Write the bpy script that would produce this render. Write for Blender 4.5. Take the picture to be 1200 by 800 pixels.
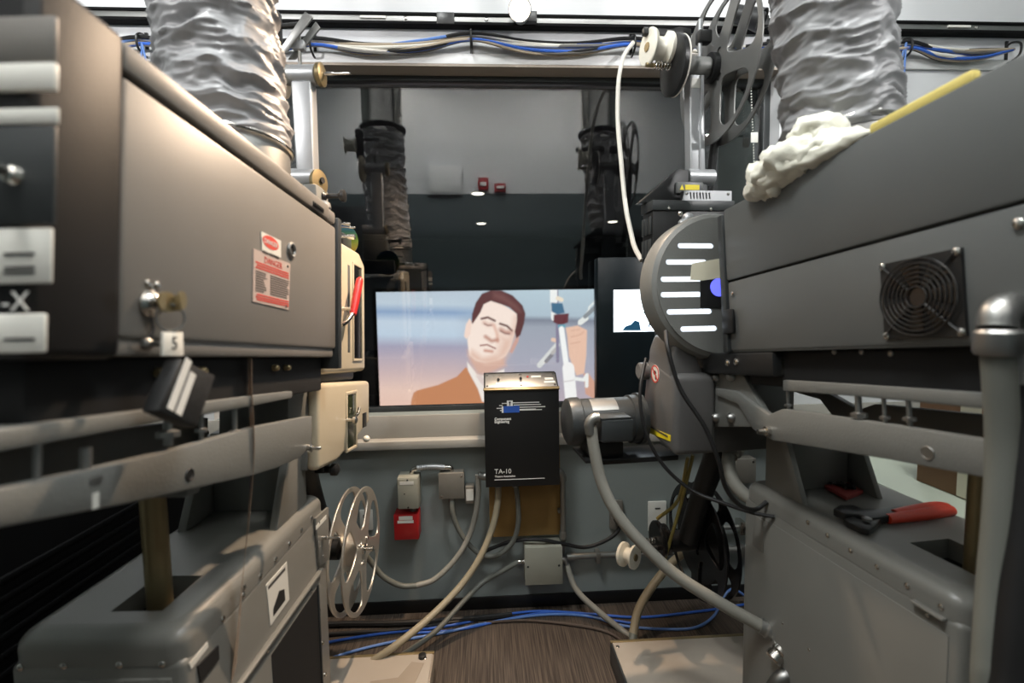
import bpy, bmesh, math, random
import numpy as np
from mathutils import Vector, Matrix, noise

for o in list(bpy.data.objects):
    bpy.data.objects.remove(o)
SC = bpy.context.scene
COL = SC.collection
R_ = math.radians

# ------------------------------------------------------------------ camera
FPX = 560.0                     # focal length in pixels of the 1200x800 frame
YAW, PITCH, ROLL = R_(3.07), R_(-4.09), 0.016
CAM = Vector((0, 0, 1.34))
FW = Vector((math.sin(YAW) * math.cos(PITCH), math.cos(YAW) * math.cos(PITCH), math.sin(PITCH)))
_r = Vector((math.cos(YAW), -math.sin(YAW), 0))
_u = _r.cross(FW)
RT = _r * math.cos(ROLL) - _u * math.sin(ROLL)
UP = _u * math.cos(ROLL) + _r * math.sin(ROLL)
cd = bpy.data.cameras.new('camera')
cam = bpy.data.objects.new('camera', cd)
COL.objects.link(cam)
cd.sensor_width = 36.0
cd.lens = FPX / 1200.0 * 36.0
cd.clip_start = 0.02
cd.clip_end = 100
mw = Matrix.Identity(4)
for i in range(3):
    mw[i][0], mw[i][1], mw[i][2], mw[i][3] = RT[i], UP[i], -FW[i], CAM[i]
cam.matrix_world = mw
cd.dof.use_dof = True
cd.dof.focus_distance = 1.9
cd.dof.aperture_fstop = 2.2
SC.camera = cam

# ------------------------------------------------------------------ world, lamps, exposure
w = bpy.data.worlds.new('world')
SC.world = w
w.use_nodes = True
w.node_tree.nodes['Background'].inputs[0].default_value = (0.5, 0.55, 0.6, 1)
w.node_tree.nodes['Background'].inputs[1].default_value = 0.02
SC.view_settings.view_transform = 'Standard'
SC.view_settings.look = 'None'
SC.view_settings.gamma = 1.0
SC.view_settings.use_curve_mapping = False
SC.view_settings.exposure = 0.12


def light(name, kind, loc, target, power, col, **kw):
    d = bpy.data.lights.new(name, kind)
    d.energy = power
    d.color = col
    for k, v in kw.items():
        setattr(d, k, v)
    o = bpy.data.objects.new(name, d)
    COL.objects.link(o)
    o.location = loc
    o.rotation_euler = (Vector(target) - Vector(loc)).to_track_quat('-Z', 'Y').to_euler()
    return o


# two ceiling troffers over the aisle (their housings are built with the ceiling)
for lx, pw in ((-0.75, 66), (0.95, 46)):
    light('ceiling_panel_lamp', 'AREA', (lx, 0.45, 3.86), (lx, 0.45, 0), pw, (0.96, 0.99, 0.975), shape='RECTANGLE', size=0.56, size_y=0.68)
# added fill spots that brighten the rear wall mirrored in the glass
for lx in (-0.9, 0.1, 1.1):
    light('rear_fill_beam', 'SPOT', (lx, -0.35, 3.85), (lx, -1.0, 2.75), 58, (1.0, 0.93, 0.85), spot_size=R_(130), spot_blend=0.8, shadow_soft_size=0.03)
# added fill spots at the side walls, brightening the upper front wall
for lx in (-2.2, 2.2):
    light('front_fill_beam', 'SPOT', (lx, -0.40, 2.95), (lx * 0.22, 2.05, 2.36), 165, (1.0, 0.98, 0.97), spot_size=R_(58), spot_blend=0.8, shadow_soft_size=0.04)
# halogen beam of the lit track spot
light('track_spot_beam', 'SPOT', (0.150, 1.78, 2.42), (-0.42, 1.05, 0.80), 165, (1.0, 0.74, 0.52), spot_size=R_(96), spot_blend=0.9, shadow_soft_size=0.035)

# ------------------------------------------------------------------ pixel helpers (1200x800 frame)


def ray(px, py):
    return FW + RT * ((px - 600) / FPX) - UP * ((py - 400) / FPX)


def PY(px, py, Y):
    d = ray(px, py)
    return CAM + d * (Y / d.y)


def PX(px, py, X):
    d = ray(px, py)
    return CAM + d * (X / d.x)


def PZ(px, py, Z):
    d = ray(px, py)
    return CAM + d * ((Z - CAM.z) / d.z)


def frame(loc, yaw=0.0, pitch=0.0):
    a, b = R_(yaw), R_(pitch)
    u = Vector((math.cos(a), -math.sin(a), 0))
    v = Vector((math.sin(a) * math.cos(b), math.cos(a) * math.cos(b), math.sin(b)))
    ww = u.cross(v)
    m = Matrix.Identity(4)
    for i in range(3):
        m[i][0], m[i][1], m[i][2], m[i][3] = u[i], v[i], ww[i], loc[i]
    return m


def onp(M, ax, val, px, py):
    """local point where the pixel's ray meets the plane local[ax] = val of frame M"""
    Mi = M.inverted()
    o = Mi @ CAM
    d = Mi.to_3x3() @ ray(px, py)
    return o + d * ((val - o[ax]) / d[ax])


# ------------------------------------------------------------------ mesh helpers
I4 = Matrix.Identity(4)


def catmull(pts, n=6):
    P = [Vector(p) for p in pts]
    if len(P) < 3:
        return P
    P = [P[0] * 2 - P[1]] + P + [P[-1] * 2 - P[-2]]
    out = []
    for i in range(1, len(P) - 2):
        a, b, c, d = P[i - 1:i + 3]
        for k in range(n):
            t = k / n
            out.append(0.5 * ((2 * b) + (c - a) * t + (2 * a - 5 * b + 4 * c - d) * t * t + (3 * b - a - 3 * c + d) * t ** 3))
    out.append(P[-2])
    return out


def perp(a):
    a = a.normalized()
    t = Vector((0, 0, 1)) if abs(a.z) < 0.9 else Vector((1, 0, 0))
    x = a.cross(t).normalized()
    return x, a.cross(x).normalized()


class MB:
    def __init__(s, M=I4):
        s.M = M
        s.v = []
        s.f = []

    def add(s, vs, fs, M=None):
        m = s.M if M is None else s.M @ M
        k = len(s.v)
        s.v += [m @ Vector(p) for p in vs]
        s.f += [tuple(i + k for i in f) for f in fs]
        return s

    def _bm(s, bm, M=None):
        bm.verts.index_update()
        return s.add([v.co.copy() for v in bm.verts], [[v.index for v in f.verts] for f in bm.faces], M)

    def box(s, lo, hi, bev=0.0, seg=2, M=None):
        lo, hi = Vector(lo), Vector(hi)
        lo, hi = Vector([min(a, b) for a, b in zip(lo, hi)]), Vector([max(a, b) for a, b in zip(lo, hi)])
        bm = bmesh.new()
        bmesh.ops.create_cube(bm, size=1)
        c, d = (lo + hi) / 2, hi - lo
        for v in bm.verts:
            v.co = Vector((v.co.x * d.x, v.co.y * d.y, v.co.z * d.z)) + c
        if bev > 0:
            bev = min(bev, min(d) * 0.49)
            bmesh.ops.bevel(bm, geom=list(bm.edges), offset=bev, segments=seg, affect='EDGES', profile=0.5)
        s._bm(bm, M)
        bm.free()
        return s

    def prism(s, pts, ax, a, b, bev=0.0, seg=2, M=None):
        """polygon of the two other local axes, extruded along axis ax from a to b"""
        o = [i for i in range(3) if i != ax]
        bm = bmesh.new()

        def mk(p, h):
            c = [0, 0, 0]
            c[o[0]], c[o[1]], c[ax] = p[0], p[1], h
            return bm.verts.new(c)
        A = [mk(p, a) for p in pts]
        B = [mk(p, b) for p in pts]
        n = len(pts)
        bm.faces.new(A)
        bm.faces.new(B[::-1])
        for i in range(n):
            bm.faces.new((A[i], B[i], B[(i + 1) % n], A[(i + 1) % n]))
        bmesh.ops.recalc_face_normals(bm, faces=list(bm.faces))
        if bev > 0:
            bmesh.ops.bevel(bm, geom=list(bm.edges), offset=bev, segments=seg, affect='EDGES', profile=0.5, clamp_overlap=True)
        bmesh.ops.triangulate(bm, faces=[f for f in bm.faces if len(f.verts) > 4])
        s._bm(bm, M)
        bm.free()
        return s

    def lathe(s, prof, p0, axis, n=24, M=None):
        p0 = Vector(p0)
        a = Vector(axis).normalized()
        x, y = perp(a)
        vs, fs = [], []
        for r, h in prof:
            for k in range(n):
                t = 2 * math.pi * k / n
                vs.append(p0 + a * h + (x * math.cos(t) + y * math.sin(t)) * max(r, 1e-5))
        for j in range(len(prof) - 1):
            for k in range(n):
                k2 = (k + 1) % n
                fs.append((j * n + k, j * n + k2, (j + 1) * n + k2, (j + 1) * n + k))
        fs.append(tuple(range(n))[::-1])
        fs.append(tuple((len(prof) - 1) * n + k for k in range(n)))
        return s.add(vs, fs, M)

    def cyl(s, p0, p1, r, r2=None, n=20, bev=0.0, M=None):
        p0, p1 = Vector(p0), Vector(p1)
        L = (p1 - p0).length
        r2 = r if r2 is None else r2
        if bev:
            pr = [(r - bev, 0), (r, bev), (r2, L - bev), (r2 - bev, L)]
        else:
            pr = [(r, 0), (r2, L)]
        return s.lathe(pr, p0, p1 - p0, n, M)

    def tube(s, pts, r, n=10, sub=6, M=None, ribs=0.0, rp=0.01):
        P = catmull(pts, sub)
        if ribs:
            Q = [P[0]]
            for a, b in zip(P, P[1:]):
                L = (b - a).length
                k = max(1, int(L / rp * 2))
                Q += [a.lerp(b, (i + 1) / k) for i in range(k)]
            P = Q
        vs, fs = [], []
        T = [(P[min(i + 1, len(P) - 1)] - P[max(i - 1, 0)]).normalized() for i in range(len(P))]
        x, y = perp(T[0])
        for i, p in enumerate(P):
            t = T[i]
            x = (x - t * x.dot(t)).normalized()
            y = t.cross(x)
            rr = r(i / (len(P) - 1)) if callable(r) else r
            if ribs:
                rr *= 1 + (ribs if i % 2 else -ribs)
            for k in range(n):
                a = 2 * math.pi * k / n
                vs.append(p + (x * math.cos(a) + y * math.sin(a)) * rr)
        for i in range(len(P) - 1):
            for k in range(n):
                k2 = (k + 1) % n
                fs.append((i * n + k, i * n + k2, (i + 1) * n + k2, (i + 1) * n + k))
        fs.append(tuple(range(n))[::-1])
        fs.append(tuple((len(P) - 1) * n + k for k in range(n)))
        return s.add(vs, fs, M)

    def ring(s, c, axis, Rr, r, n=32, m=8, sx=1.0, M=None):
        c = Vector(c)
        a = Vector(axis).normalized()
        x, y = perp(a)
        vs, fs = [], []
        for i in range(n):
            t = 2 * math.pi * i / n
            d = x * math.cos(t) * sx + y * math.sin(t)
            for k in range(m):
                q = 2 * math.pi * k / m
                vs.append(c + d * Rr + (d.normalized() * math.cos(q) + a * math.sin(q)) * r)
        for i in range(n):
            for k in range(m):
                i2, k2 = (i + 1) % n, (k + 1) % m
                fs.append((i * m + k, i2 * m + k, i2 * m + k2, i * m + k2))
        return s.add(vs, fs, M)

    def ball(s, c, r, sc=(1, 1, 1), M=None, u=16, v=10):
        bm = bmesh.new()
        bmesh.ops.create_uvsphere(bm, u_segments=u, v_segments=v, radius=r)
        for q in bm.verts:
            q.co = Vector((q.co.x * sc[0], q.co.y * sc[1], q.co.z * sc[2])) + Vector(c)
        s._bm(bm, M)
        bm.free()
        return s

    def dome(s, c, axis, r, h=0.5, n=10):
        """screw / rivet head"""
        return s.lathe([(r, 0), (r * 0.95, r * h * 0.5), (r * 0.6, r * h * 0.9), (0.0, r * h)], c, axis, n)

    def flat(s, loops, z, depth, M, bevel=0.0):
        """2D outline with holes (first loop outer) in the xy plane of M, centred thickness depth"""
        cu = bpy.data.curves.new('tmp', 'CURVE')
        cu.dimensions = '2D'
        cu.fill_mode = 'BOTH'
        cu.extrude = max(depth / 2 - bevel, 1e-5)
        cu.bevel_depth = bevel
        cu.bevel_resolution = 1
        for lp in loops:
            sp = cu.splines.new('POLY')
            sp.points.add(len(lp) - 1)
            for p, q in zip(sp.points, lp):
                p.co = (q[0], q[1], 0, 1)
            sp.use_cyclic_u = True
        ob = bpy.data.objects.new('tmp', cu)
        COL.objects.link(ob)
        dg = bpy.context.evaluated_depsgraph_get()
        me = bpy.data.meshes.new_from_object(ob.evaluated_get(dg))
        s.add([v.co + Vector((0, 0, z)) for v in me.vertices], [list(p.vertices) for p in me.polygons], M)
        bpy.data.objects.remove(ob)
        bpy.data.curves.remove(cu)
        bpy.data.meshes.remove(me)
        return s

    def text(s, body, M, size, align='LEFT', depth=0.0004, sx=1.0, bold=0.0):
        cu = bpy.data.curves.new('tmp', 'FONT')
        cu.offset = bold
        cu.body = body
        cu.size = size
        cu.align_x = align
        cu.extrude = depth / 2
        cu.resolution_u = 3
        ob = bpy.data.objects.new('tmp', cu)
        COL.objects.link(ob)
        dg = bpy.context.evaluated_depsgraph_get()
        me = bpy.data.meshes.new_from_object(ob.evaluated_get(dg))
        s.add([Vector((v.co.x * sx, v.co.y, v.co.z)) for v in me.vertices], [list(p.vertices) for p in me.polygons], M)
        bpy.data.objects.remove(ob)
        bpy.data.curves.remove(cu)
        bpy.data.meshes.remove(me)
        return s

    def build(s, name, mat, parent=None, smooth=35, kind=None, label=None):
        me = bpy.data.meshes.new(name)
        off = parent_loc(parent) if parent is not None else None
        if parent is None:
            lo = Vector([min(v[i] for v in s.v) for i in range(3)])
            hi = Vector([max(v[i] for v in s.v) for i in range(3)])
            off = Vector(((lo.x + hi.x) / 2, (lo.y + hi.y) / 2, lo.z))
        me.from_pydata([v - off for v in s.v], [], s.f)
        bm = bmesh.new()
        bm.from_mesh(me)
        bmesh.ops.recalc_face_normals(bm, faces=list(bm.faces))
        bm.to_mesh(me)
        bm.free()
        me.materials.append(mat)
        if smooth:
            me.polygons.foreach_set('use_smooth', [True] * len(me.polygons))
            me.set_sharp_from_angle(angle=R_(smooth))
        o = bpy.data.objects.new(name, me)
        COL.objects.link(o)
        if parent is not None:
            o.parent = parent
        else:
            o.location = off
        if kind:
            o['kind'] = kind
        if label:
            o['label'] = label
        return o


def parent_loc(p):
    loc = Vector((0, 0, 0))
    while p is not None:
        loc += p.location
        p = p.parent
    return loc


def thing(name, label, cat, loc, group=None):
    o = bpy.data.objects.new(name, None)
    COL.objects.link(o)
    o.empty_display_size = 0.05
    o.location = loc
    o['label'] = label
    o['category'] = cat
    if group:
        o['group'] = group
    return o


def tag(o, label, cat, group=None, kind=None):
    o['label'] = label
    o['category'] = cat
    if group:
        o['group'] = group
    if kind:
        o['kind'] = kind
    return o


def struct(o):
    o['kind'] = 'structure'
    return o


def circ(cx, cy, r, n=40, ry=None):
    ry = r if ry is None else ry
    return [(cx + r * math.cos(2 * math.pi * k / n), cy + ry * math.sin(2 * math.pi * k / n)) for k in range(n)]


def stadium(x0, x1, y, r, n=8):
    P = []
    for k in range(n + 1):
        a = -math.pi / 2 + math.pi * k / n
        P.append((x1 - r + r * math.cos(a), y + r * math.sin(a)))
    for k in range(n + 1):
        a = math.pi / 2 + math.pi * k / n
        P.append((x0 + r + r * math.cos(a), y + r * math.sin(a)))
    return P


def plane_frame(M, ax, val, sgn=1):
    """frame whose xy plane lies on local plane ax=val of M: x,y = the two in-plane axes seen from outside"""
    o = [0, 0, 0]
    o[ax] = val
    if ax == 0:
        cols = [(0, sgn, 0), (0, 0, 1), (sgn, 0, 0)]
    elif ax == 1:
        cols = [(-sgn, 0, 0), (0, 0, 1), (0, sgn, 0)]
    else:
        cols = [(1, 0, 0), (0, sgn, 0), (0, 0, sgn)]
    m = Matrix.Identity(4)
    for i in range(3):
        for j in range(3):
            m[i][j] = cols[j][i]
        m[i][3] = o[i]
    return M @ m


# ------------------------------------------------------------------ materials
def sr(r, g, b):
    f = lambda c: (c / 255 / 12.92) if c / 255 <= 0.04045 else ((c / 255 + 0.055) / 1.055) ** 2.4
    return (f(r), f(g), f(b), 1)


MATS = {}


def mat(name, col, rough=0.5, metal=0.0, nscale=0, namp=0.0, bump=0.0, bscale=200, emit=None, estr=0, spec=0.5, trans=0.0, coat=0.0, sheen=0.0):
    m = bpy.data.materials.new(name)
    m.use_nodes = True
    nt = m.node_tree
    b = nt.nodes['Principled BSDF']
    b.inputs['Base Color'].default_value = col
    b.inputs['Roughness'].default_value = rough
    b.inputs['Metallic'].default_value = metal
    b.inputs['Specular IOR Level'].default_value = spec
    b.inputs['Transmission Weight'].default_value = trans
    b.inputs['Coat Weight'].default_value = coat
    b.inputs['Sheen Weight'].default_value = sheen
    if emit:
        b.inputs['Emission Color'].default_value = emit
        b.inputs['Emission Strength'].default_value = estr
    tc = nt.nodes.new('ShaderNodeTexCoord')
    if namp:
        n = nt.nodes.new('ShaderNodeTexNoise')
        n.inputs['Scale'].default_value = nscale
        n.inputs['Detail'].default_value = 4
        nt.links.new(tc.outputs['Object'], n.inputs['Vector'])
        mx = nt.nodes.new('ShaderNodeMix')
        mx.data_type = 'RGBA'
        mx.inputs['A'].default_value = [c * (1 - namp) for c in col[:3]] + [1]
        mx.inputs['B'].default_value = [min(1, c * (1 + namp)) for c in col[:3]] + [1]
        nt.links.new(n.outputs['Fac'], mx.inputs['Factor'])
        nt.links.new(mx.outputs['Result'], b.inputs['Base Color'])
    if bump:
        n2 = nt.nodes.new('ShaderNodeTexNoise')
        n2.inputs['Scale'].default_value = bscale
        n2.inputs['Detail'].default_value = 2
        nt.links.new(tc.outputs['Object'], n2.inputs['Vector'])
        bp = nt.nodes.new('ShaderNodeBump')
        bp.inputs['Strength'].default_value = bump
        bp.inputs['Distance'].default_value = 0.002
        nt.links.new(n2.outputs['Fac'], bp.inputs['Height'])
        nt.links.new(bp.outputs['Normal'], b.inputs['Normal'])
    MATS[name] = m
    return m


grey = mat('grey_hammer_paint', sr(124, 120, 115), 0.42, nscale=9, namp=0.06, bump=0.12, bscale=500)
grey_d = mat('dark_grey_paint', sr(92, 94, 93), 0.4, nscale=9, namp=0.06, bump=0.1, bscale=500)
grey_p = mat('pedestal_paint', sr(118, 117, 112), 0.36, nscale=7, namp=0.07, bump=0.1, bscale=420)
grey_c = mat('casting_paint', sr(112, 113, 110), 0.42, nscale=12, namp=0.06, bump=0.25, bscale=260)
soundp = mat('soundhead_gloss_paint', sr(98, 97, 96), 0.28, nscale=12, namp=0.05, bump=0.2, bscale=240)
cream = mat('cream_enamel', sr(196, 184, 160), 0.3, nscale=6, namp=0.03)
blackp = mat('black_paint', sr(24, 25, 26), 0.45, bump=0.1, bscale=500)
blackm = mat('matt_black', sr(14, 14, 15), 0.8)
trackbl = mat('track_black', sr(16, 16, 17), 0.7, spec=0.1)
reelalu = mat('reel_aluminium', sr(122, 122, 120), 0.42, metal=0.5)
blackg = mat('black_gloss', sr(22, 22, 24), 0.25)
charcoal = mat('charcoal_paint', sr(52, 55, 56), 0.4, bump=0.1, bscale=400)
steel = mat('bright_steel', sr(205, 202, 196), 0.22, metal=1.0, nscale=30, namp=0.08)
reelsteel = mat('reel_steel', sr(206, 200, 190), 0.36, metal=0.75, nscale=30, namp=0.06)
steel_d = mat('dull_steel', sr(160, 160, 158), 0.42, metal=1.0, nscale=20, namp=0.1)
iron = mat('dark_iron', sr(62, 62, 62), 0.35, metal=0.7)
galv = mat('galvanised_conduit', sr(150, 150, 146), 0.38, metal=0.8, nscale=25, namp=0.12)
brass = mat('worn_brass', sr(150, 134, 100), 0.38, metal=0.7, nscale=18, namp=0.15)
alu = mat('cast_aluminium', sr(178, 180, 182), 0.4, metal=0.55, nscale=30, namp=0.06)
whitepl = mat('white_plastic', sr(232, 230, 222), 0.4)
nylon = mat('nylon', sr(230, 226, 212), 0.35)
redpl = mat('red_vinyl', sr(190, 36, 34), 0.35)
orangepl = mat('orange_red_vinyl', sr(226, 66, 40), 0.35)
redp = mat('red_enamel', sr(168, 26, 30), 0.4, nscale=12, namp=0.05)
rubber = mat('black_rubber', sr(20, 20, 21), 0.5)
hoseg = mat('grey_vinyl_hose', sr(138, 136, 128), 0.5, nscale=20, namp=0.06)
hoseb = mat('beige_vinyl_hose', sr(150, 140, 118), 0.5, nscale=20, namp=0.08)
hosed = mat('dark_grey_hose', sr(104, 106, 100), 0.5)
bluec = mat('blue_cable', sr(52, 98, 190), 0.45)
bluec2 = mat('pale_blue_cable', sr(96, 132, 196), 0.45)
whitec = mat('white_cable', sr(220, 216, 206), 0.5)
tanc = mat('tan_cable', sr(170, 156, 136), 0.55)
greyc = mat('grey_cable', sr(120, 118, 114), 0.55)
paper = mat('paper_label', sr(216, 215, 208), 0.7)
pinkp = mat('pink_plate', sr(190, 172, 164), 0.5)
redink = mat('red_ink', sr(206, 66, 54), 0.7)
greyink = mat('grey_ink', sr(70, 68, 66), 0.7)
blackink = mat('black_ink', sr(28, 28, 28), 0.7)
whiteink = mat('white_ink', sr(226, 226, 222), 0.6)
blueink = mat('blue_ink', sr(40, 84, 170), 0.6)
yellow = mat('yellow_label', sr(226, 206, 40), 0.5)
tape = mat('masking_tape', sr(226, 220, 196), 0.7)
foam = mat('yellow_foam', sr(226, 206, 120), 0.75)
cloth = mat('white_cotton', sr(224, 222, 208), 0.9, nscale=40, namp=0.04, bump=0.3, bscale=300, sheen=0.3)
ply = mat('plywood', sr(150, 118, 66), 0.65, nscale=14, namp=0.2)
boxgrey = mat('putty_box_paint', sr(152, 152, 140), 0.45, nscale=10, namp=0.04)
boxsteel = mat('steel_box', sr(132, 128, 120), 0.5, metal=0.3, nscale=40, namp=0.08)
card = mat('brown_card', sr(132, 98, 70), 0.75)
wallgrey = mat('wall_grey_paint', sr(138, 146, 144), 0.6, nscale=2, namp=0.03, bump=0.05, bscale=150)
wallwhite = mat('wall_white_paint', sr(214, 215, 217), 0.6, nscale=2, namp=0.02)
trimwhite = mat('trim_white_paint', sr(224, 224, 224), 0.5)
sillgrey = mat('sill_paint', sr(168, 164, 156), 0.5, nscale=5, namp=0.05)
revealb = mat('reveal_paint', sr(150, 138, 126), 0.6)
rearlow = mat('rear_wall_dark_paint', sr(70, 82, 84), 0.6)
basebl = mat('black_cove_base', sr(18, 18, 19), 0.5)
theatre = mat('theatre_black', sr(30, 36, 38), 0.9)
lampm = mat('lit_halogen', (1, 0.9, 0.75, 1), 0.5, emit=(1.0, 0.82, 0.6, 1), estr=40)
downl = mat('downlight_glow', (1, 0.95, 0.85, 1), 0.5, emit=(1.0, 0.9, 0.74, 1), estr=5)
troffer = mat('troffer_diffuser', (1, 1, 1, 1), 0.5, emit=(1.0, 0.97, 0.93, 1), estr=2.0)
xenon = mat('xenon_light', (1, 1, 1, 1), 0.5, emit=(0.82, 0.90, 1.0, 1), estr=1.15)
lensglow = mat('lens_reflection_glow', (1, 1, 1, 1), 0.5, emit=(0.80, 0.92, 1.0, 1), estr=3.5)  # glow of the panel that stands in for the reflected lens
violet = mat('violet_glow', (0.2, 0.2, 1, 1), 0.4, emit=(0.10, 0.12, 1.0, 1), estr=1.3)
blackc = mat('control_head_black', sr(17, 17, 18), 0.5, spec=0.3, bump=0.15, bscale=400)
leather = mat('black_pouch', sr(30, 31, 32), 0.6, bump=0.3, bscale=250)


def film_mat():
    m = mat('clear_film', sr(172, 150, 130), 0.2)
    nt = m.node_tree
    b = nt.nodes['Principled BSDF']
    b.inputs['Alpha'].default_value = 0.6
    return m


film = film_mat()


def duct_mat():
    m = mat('silver_duct_cloth', sr(138, 138, 140), 0.42, metal=0.0, nscale=9, namp=0.18, bump=0.25, bscale=60)
    return m


ductm = duct_mat()


def carpet_mat():
    m = mat('ribbed_carpet', sr(92, 80, 70), 0.95)
    nt = m.node_tree
    b = nt.nodes['Principled BSDF']
    tc = nt.nodes.new('ShaderNodeTexCoord')
    mp = nt.nodes.new('ShaderNodeMapping')
    mp.inputs['Scale'].default_value = (220, 5, 1)
    n = nt.nodes.new('ShaderNodeTexNoise')
    n.inputs['Scale'].default_value = 1.0
    n.inputs['Detail'].default_value = 3
    cr = nt.nodes.new('ShaderNodeValToRGB')
    cr.color_ramp.elements[0].color = sr(50, 42, 36)
    cr.color_ramp.elements[0].position = 0.35
    cr.color_ramp.elements[1].color = sr(88, 77, 67)
    cr.color_ramp.elements[1].position = 0.68
    nt.links.new(tc.outputs['Object'], mp.inputs['Vector'])
    nt.links.new(mp.outputs['Vector'], n.inputs['Vector'])
    nt.links.new(n.outputs['Fac'], cr.inputs['Fac'])
    nt.links.new(cr.outputs['Color'], b.inputs['Base Color'])
    bp = nt.nodes.new('ShaderNodeBump')
    bp.inputs['Strength'].default_value = 0.5
    bp.inputs['Distance'].default_value = 0.003
    nt.links.new(n.outputs['Fac'], bp.inputs['Height'])
    nt.links.new(bp.outputs['Normal'], b.inputs['Normal'])
    return m


carpet = carpet_mat()


def glass_mat():
    m = bpy.data.materials.new('window_glass')
    m.use_nodes = True
    nt = m.node_tree
    nt.nodes.clear()
    out = nt.nodes.new('ShaderNodeOutputMaterial')
    mx = nt.nodes.new('ShaderNodeMixShader')
    fr = nt.nodes.new('ShaderNodeFresnel')
    fr.inputs['IOR'].default_value = 1.75
    tr = nt.nodes.new('ShaderNodeBsdfTransparent')
    tr.inputs[0].default_value = (0.95, 0.97, 0.97, 1)
    gl = nt.nodes.new('ShaderNodeBsdfGlossy')
    gl.inputs['Roughness'].default_value = 0.0
    nt.links.new(fr.outputs[0], mx.inputs[0])
    nt.links.new(tr.outputs[0], mx.inputs[1])
    nt.links.new(gl.outputs[0], mx.inputs[2])
    nt.links.new(mx.outputs[0], out.inputs[0])
    return m


glass = glass_mat()


def rainbow_mat():
    m = mat('iridescent_disc', (0.3, 0.3, 0.3, 1), 0.25, metal=0.3)
    nt = m.node_tree
    b = nt.nodes['Principled BSDF']
    tc = nt.nodes.new('ShaderNodeTexCoord')
    sp = nt.nodes.new('ShaderNodeSeparateXYZ')
    cr = nt.nodes.new('ShaderNodeValToRGB')
    e = cr.color_ramp.elements
    e[0].position, e[0].color = 0.0, sr(150, 96, 40)
    e[1].position, e[1].color = 1.0, sr(50, 70, 130)
    for p, c in ((0.3, sr(140, 126, 46)), (0.55, sr(90, 120, 40)), (0.75, sr(30, 80, 70))):
        k = e.new(p)
        k.color = c
    nt.links.new(tc.outputs['Generated'], sp.inputs[0])
    nt.links.new(sp.outputs['Z'], cr.inputs['Fac'])
    nt.links.new(cr.outputs['Color'], b.inputs['Base Color'])
    return m


rainbow = rainbow_mat()
# ================================================================== the room
WY = 2.05          # booth side face of the front wall
GY = 2.14          # glass plane
X0, X1 = -2.3, 2.6
RY = -1.0         # rear wall
CZ = 3.9
WX0, WX1 = -1.15, 1.277   # window opening
ZS, ZH = 0.885, 2.335     # sill and head of the opening

struct(MB().box((X0, RY, -0.05), (X1, WY, 0)).build('floor', carpet, smooth=0))
struct(MB().box((X0, RY, CZ), (X1, WY + 0.2, CZ + 0.05)).build('ceiling', wallwhite, smooth=0))
wf = MB()
wf.box((X0, WY, 0), (X1, WY + 0.2, ZS))
wall_front = struct(wf.build('wall_front', wallgrey, smooth=0))
wu = MB().box((X0, WY, ZH), (X1, WY + 0.2, CZ)).box((X0, WY, ZS), (WX0, WY + 0.2, ZH)).box((WX1, WY, ZS), (X1, WY + 0.2, ZH))
struct(wu.build('wall_front_upper', wallwhite, smooth=0))
struct(MB().box((X0 - 0.1, RY, 0), (X0, WY + 0.2, CZ)).build('wall_left', wallgrey, smooth=0))
struct(MB().box((X1, RY, 0), (X1 + 0.1, WY + 0.2, CZ)).build('wall_right', wallgrey, smooth=0))
struct(MB().box((X0, RY - 0.1, 2.57), (X1, RY, CZ)).build('wall_rear_upper', wallwhite, smooth=0))
struct(MB().box((X0, RY - 0.1, 0), (X1, RY, 2.57)).build('wall_rear', rearlow, smooth=0))
struct(MB().box((X0, WY - 0.008, 0), (X1, WY, 0.058), 0.003).build('baseboard_front', basebl))
# head trim board and brown soffit lining
struct(MB().box((X0, WY - 0.012, 2.336), (X1, WY, 2.378), 0.003).build('trim_1', trimwhite))
struct(MB().box((WX0, WY - 0.012, 2.326), (WX1, GY, 2.336)).build('trim_2', revealb))
# stool ledge below the window
struct(MB().box((X0, WY - 0.062, 0.752), (X1, WY, 0.788), 0.004).build('trim_3', sillgrey))
struct(MB().box((X0, WY - 0.008, 0.788), (X1, WY, ZS), 0.002).build('trim_4', sillgrey))
# window: frame members and pane
win = bpy.data.objects.new('window_1', None)
COL.objects.link(win)
win.location = (0, GY, ZS)
struct(win)
for a, b in (((WX0, GY - 0.02, ZS), (WX1, GY + 0.02, ZS + 0.022)), ((WX0, GY - 0.02, ZH - 0.03), (WX1, GY + 0.02, ZH)),
             ((WX0, GY - 0.02, ZS), (WX0 + 0.03, GY + 0.02, ZH)), ((WX1 - 0.03, GY - 0.02, ZS), (WX1, GY + 0.02, ZH))):
    MB().box(a, b, 0.003).build('window_frame', charcoal, win)
MB().box((WX0 + 0.01, GY - 0.004, ZS + 0.01), (WX1 - 0.01, GY + 0.004, ZH - 0.01)).build('window_pane', glass, win, smooth=0)

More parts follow.
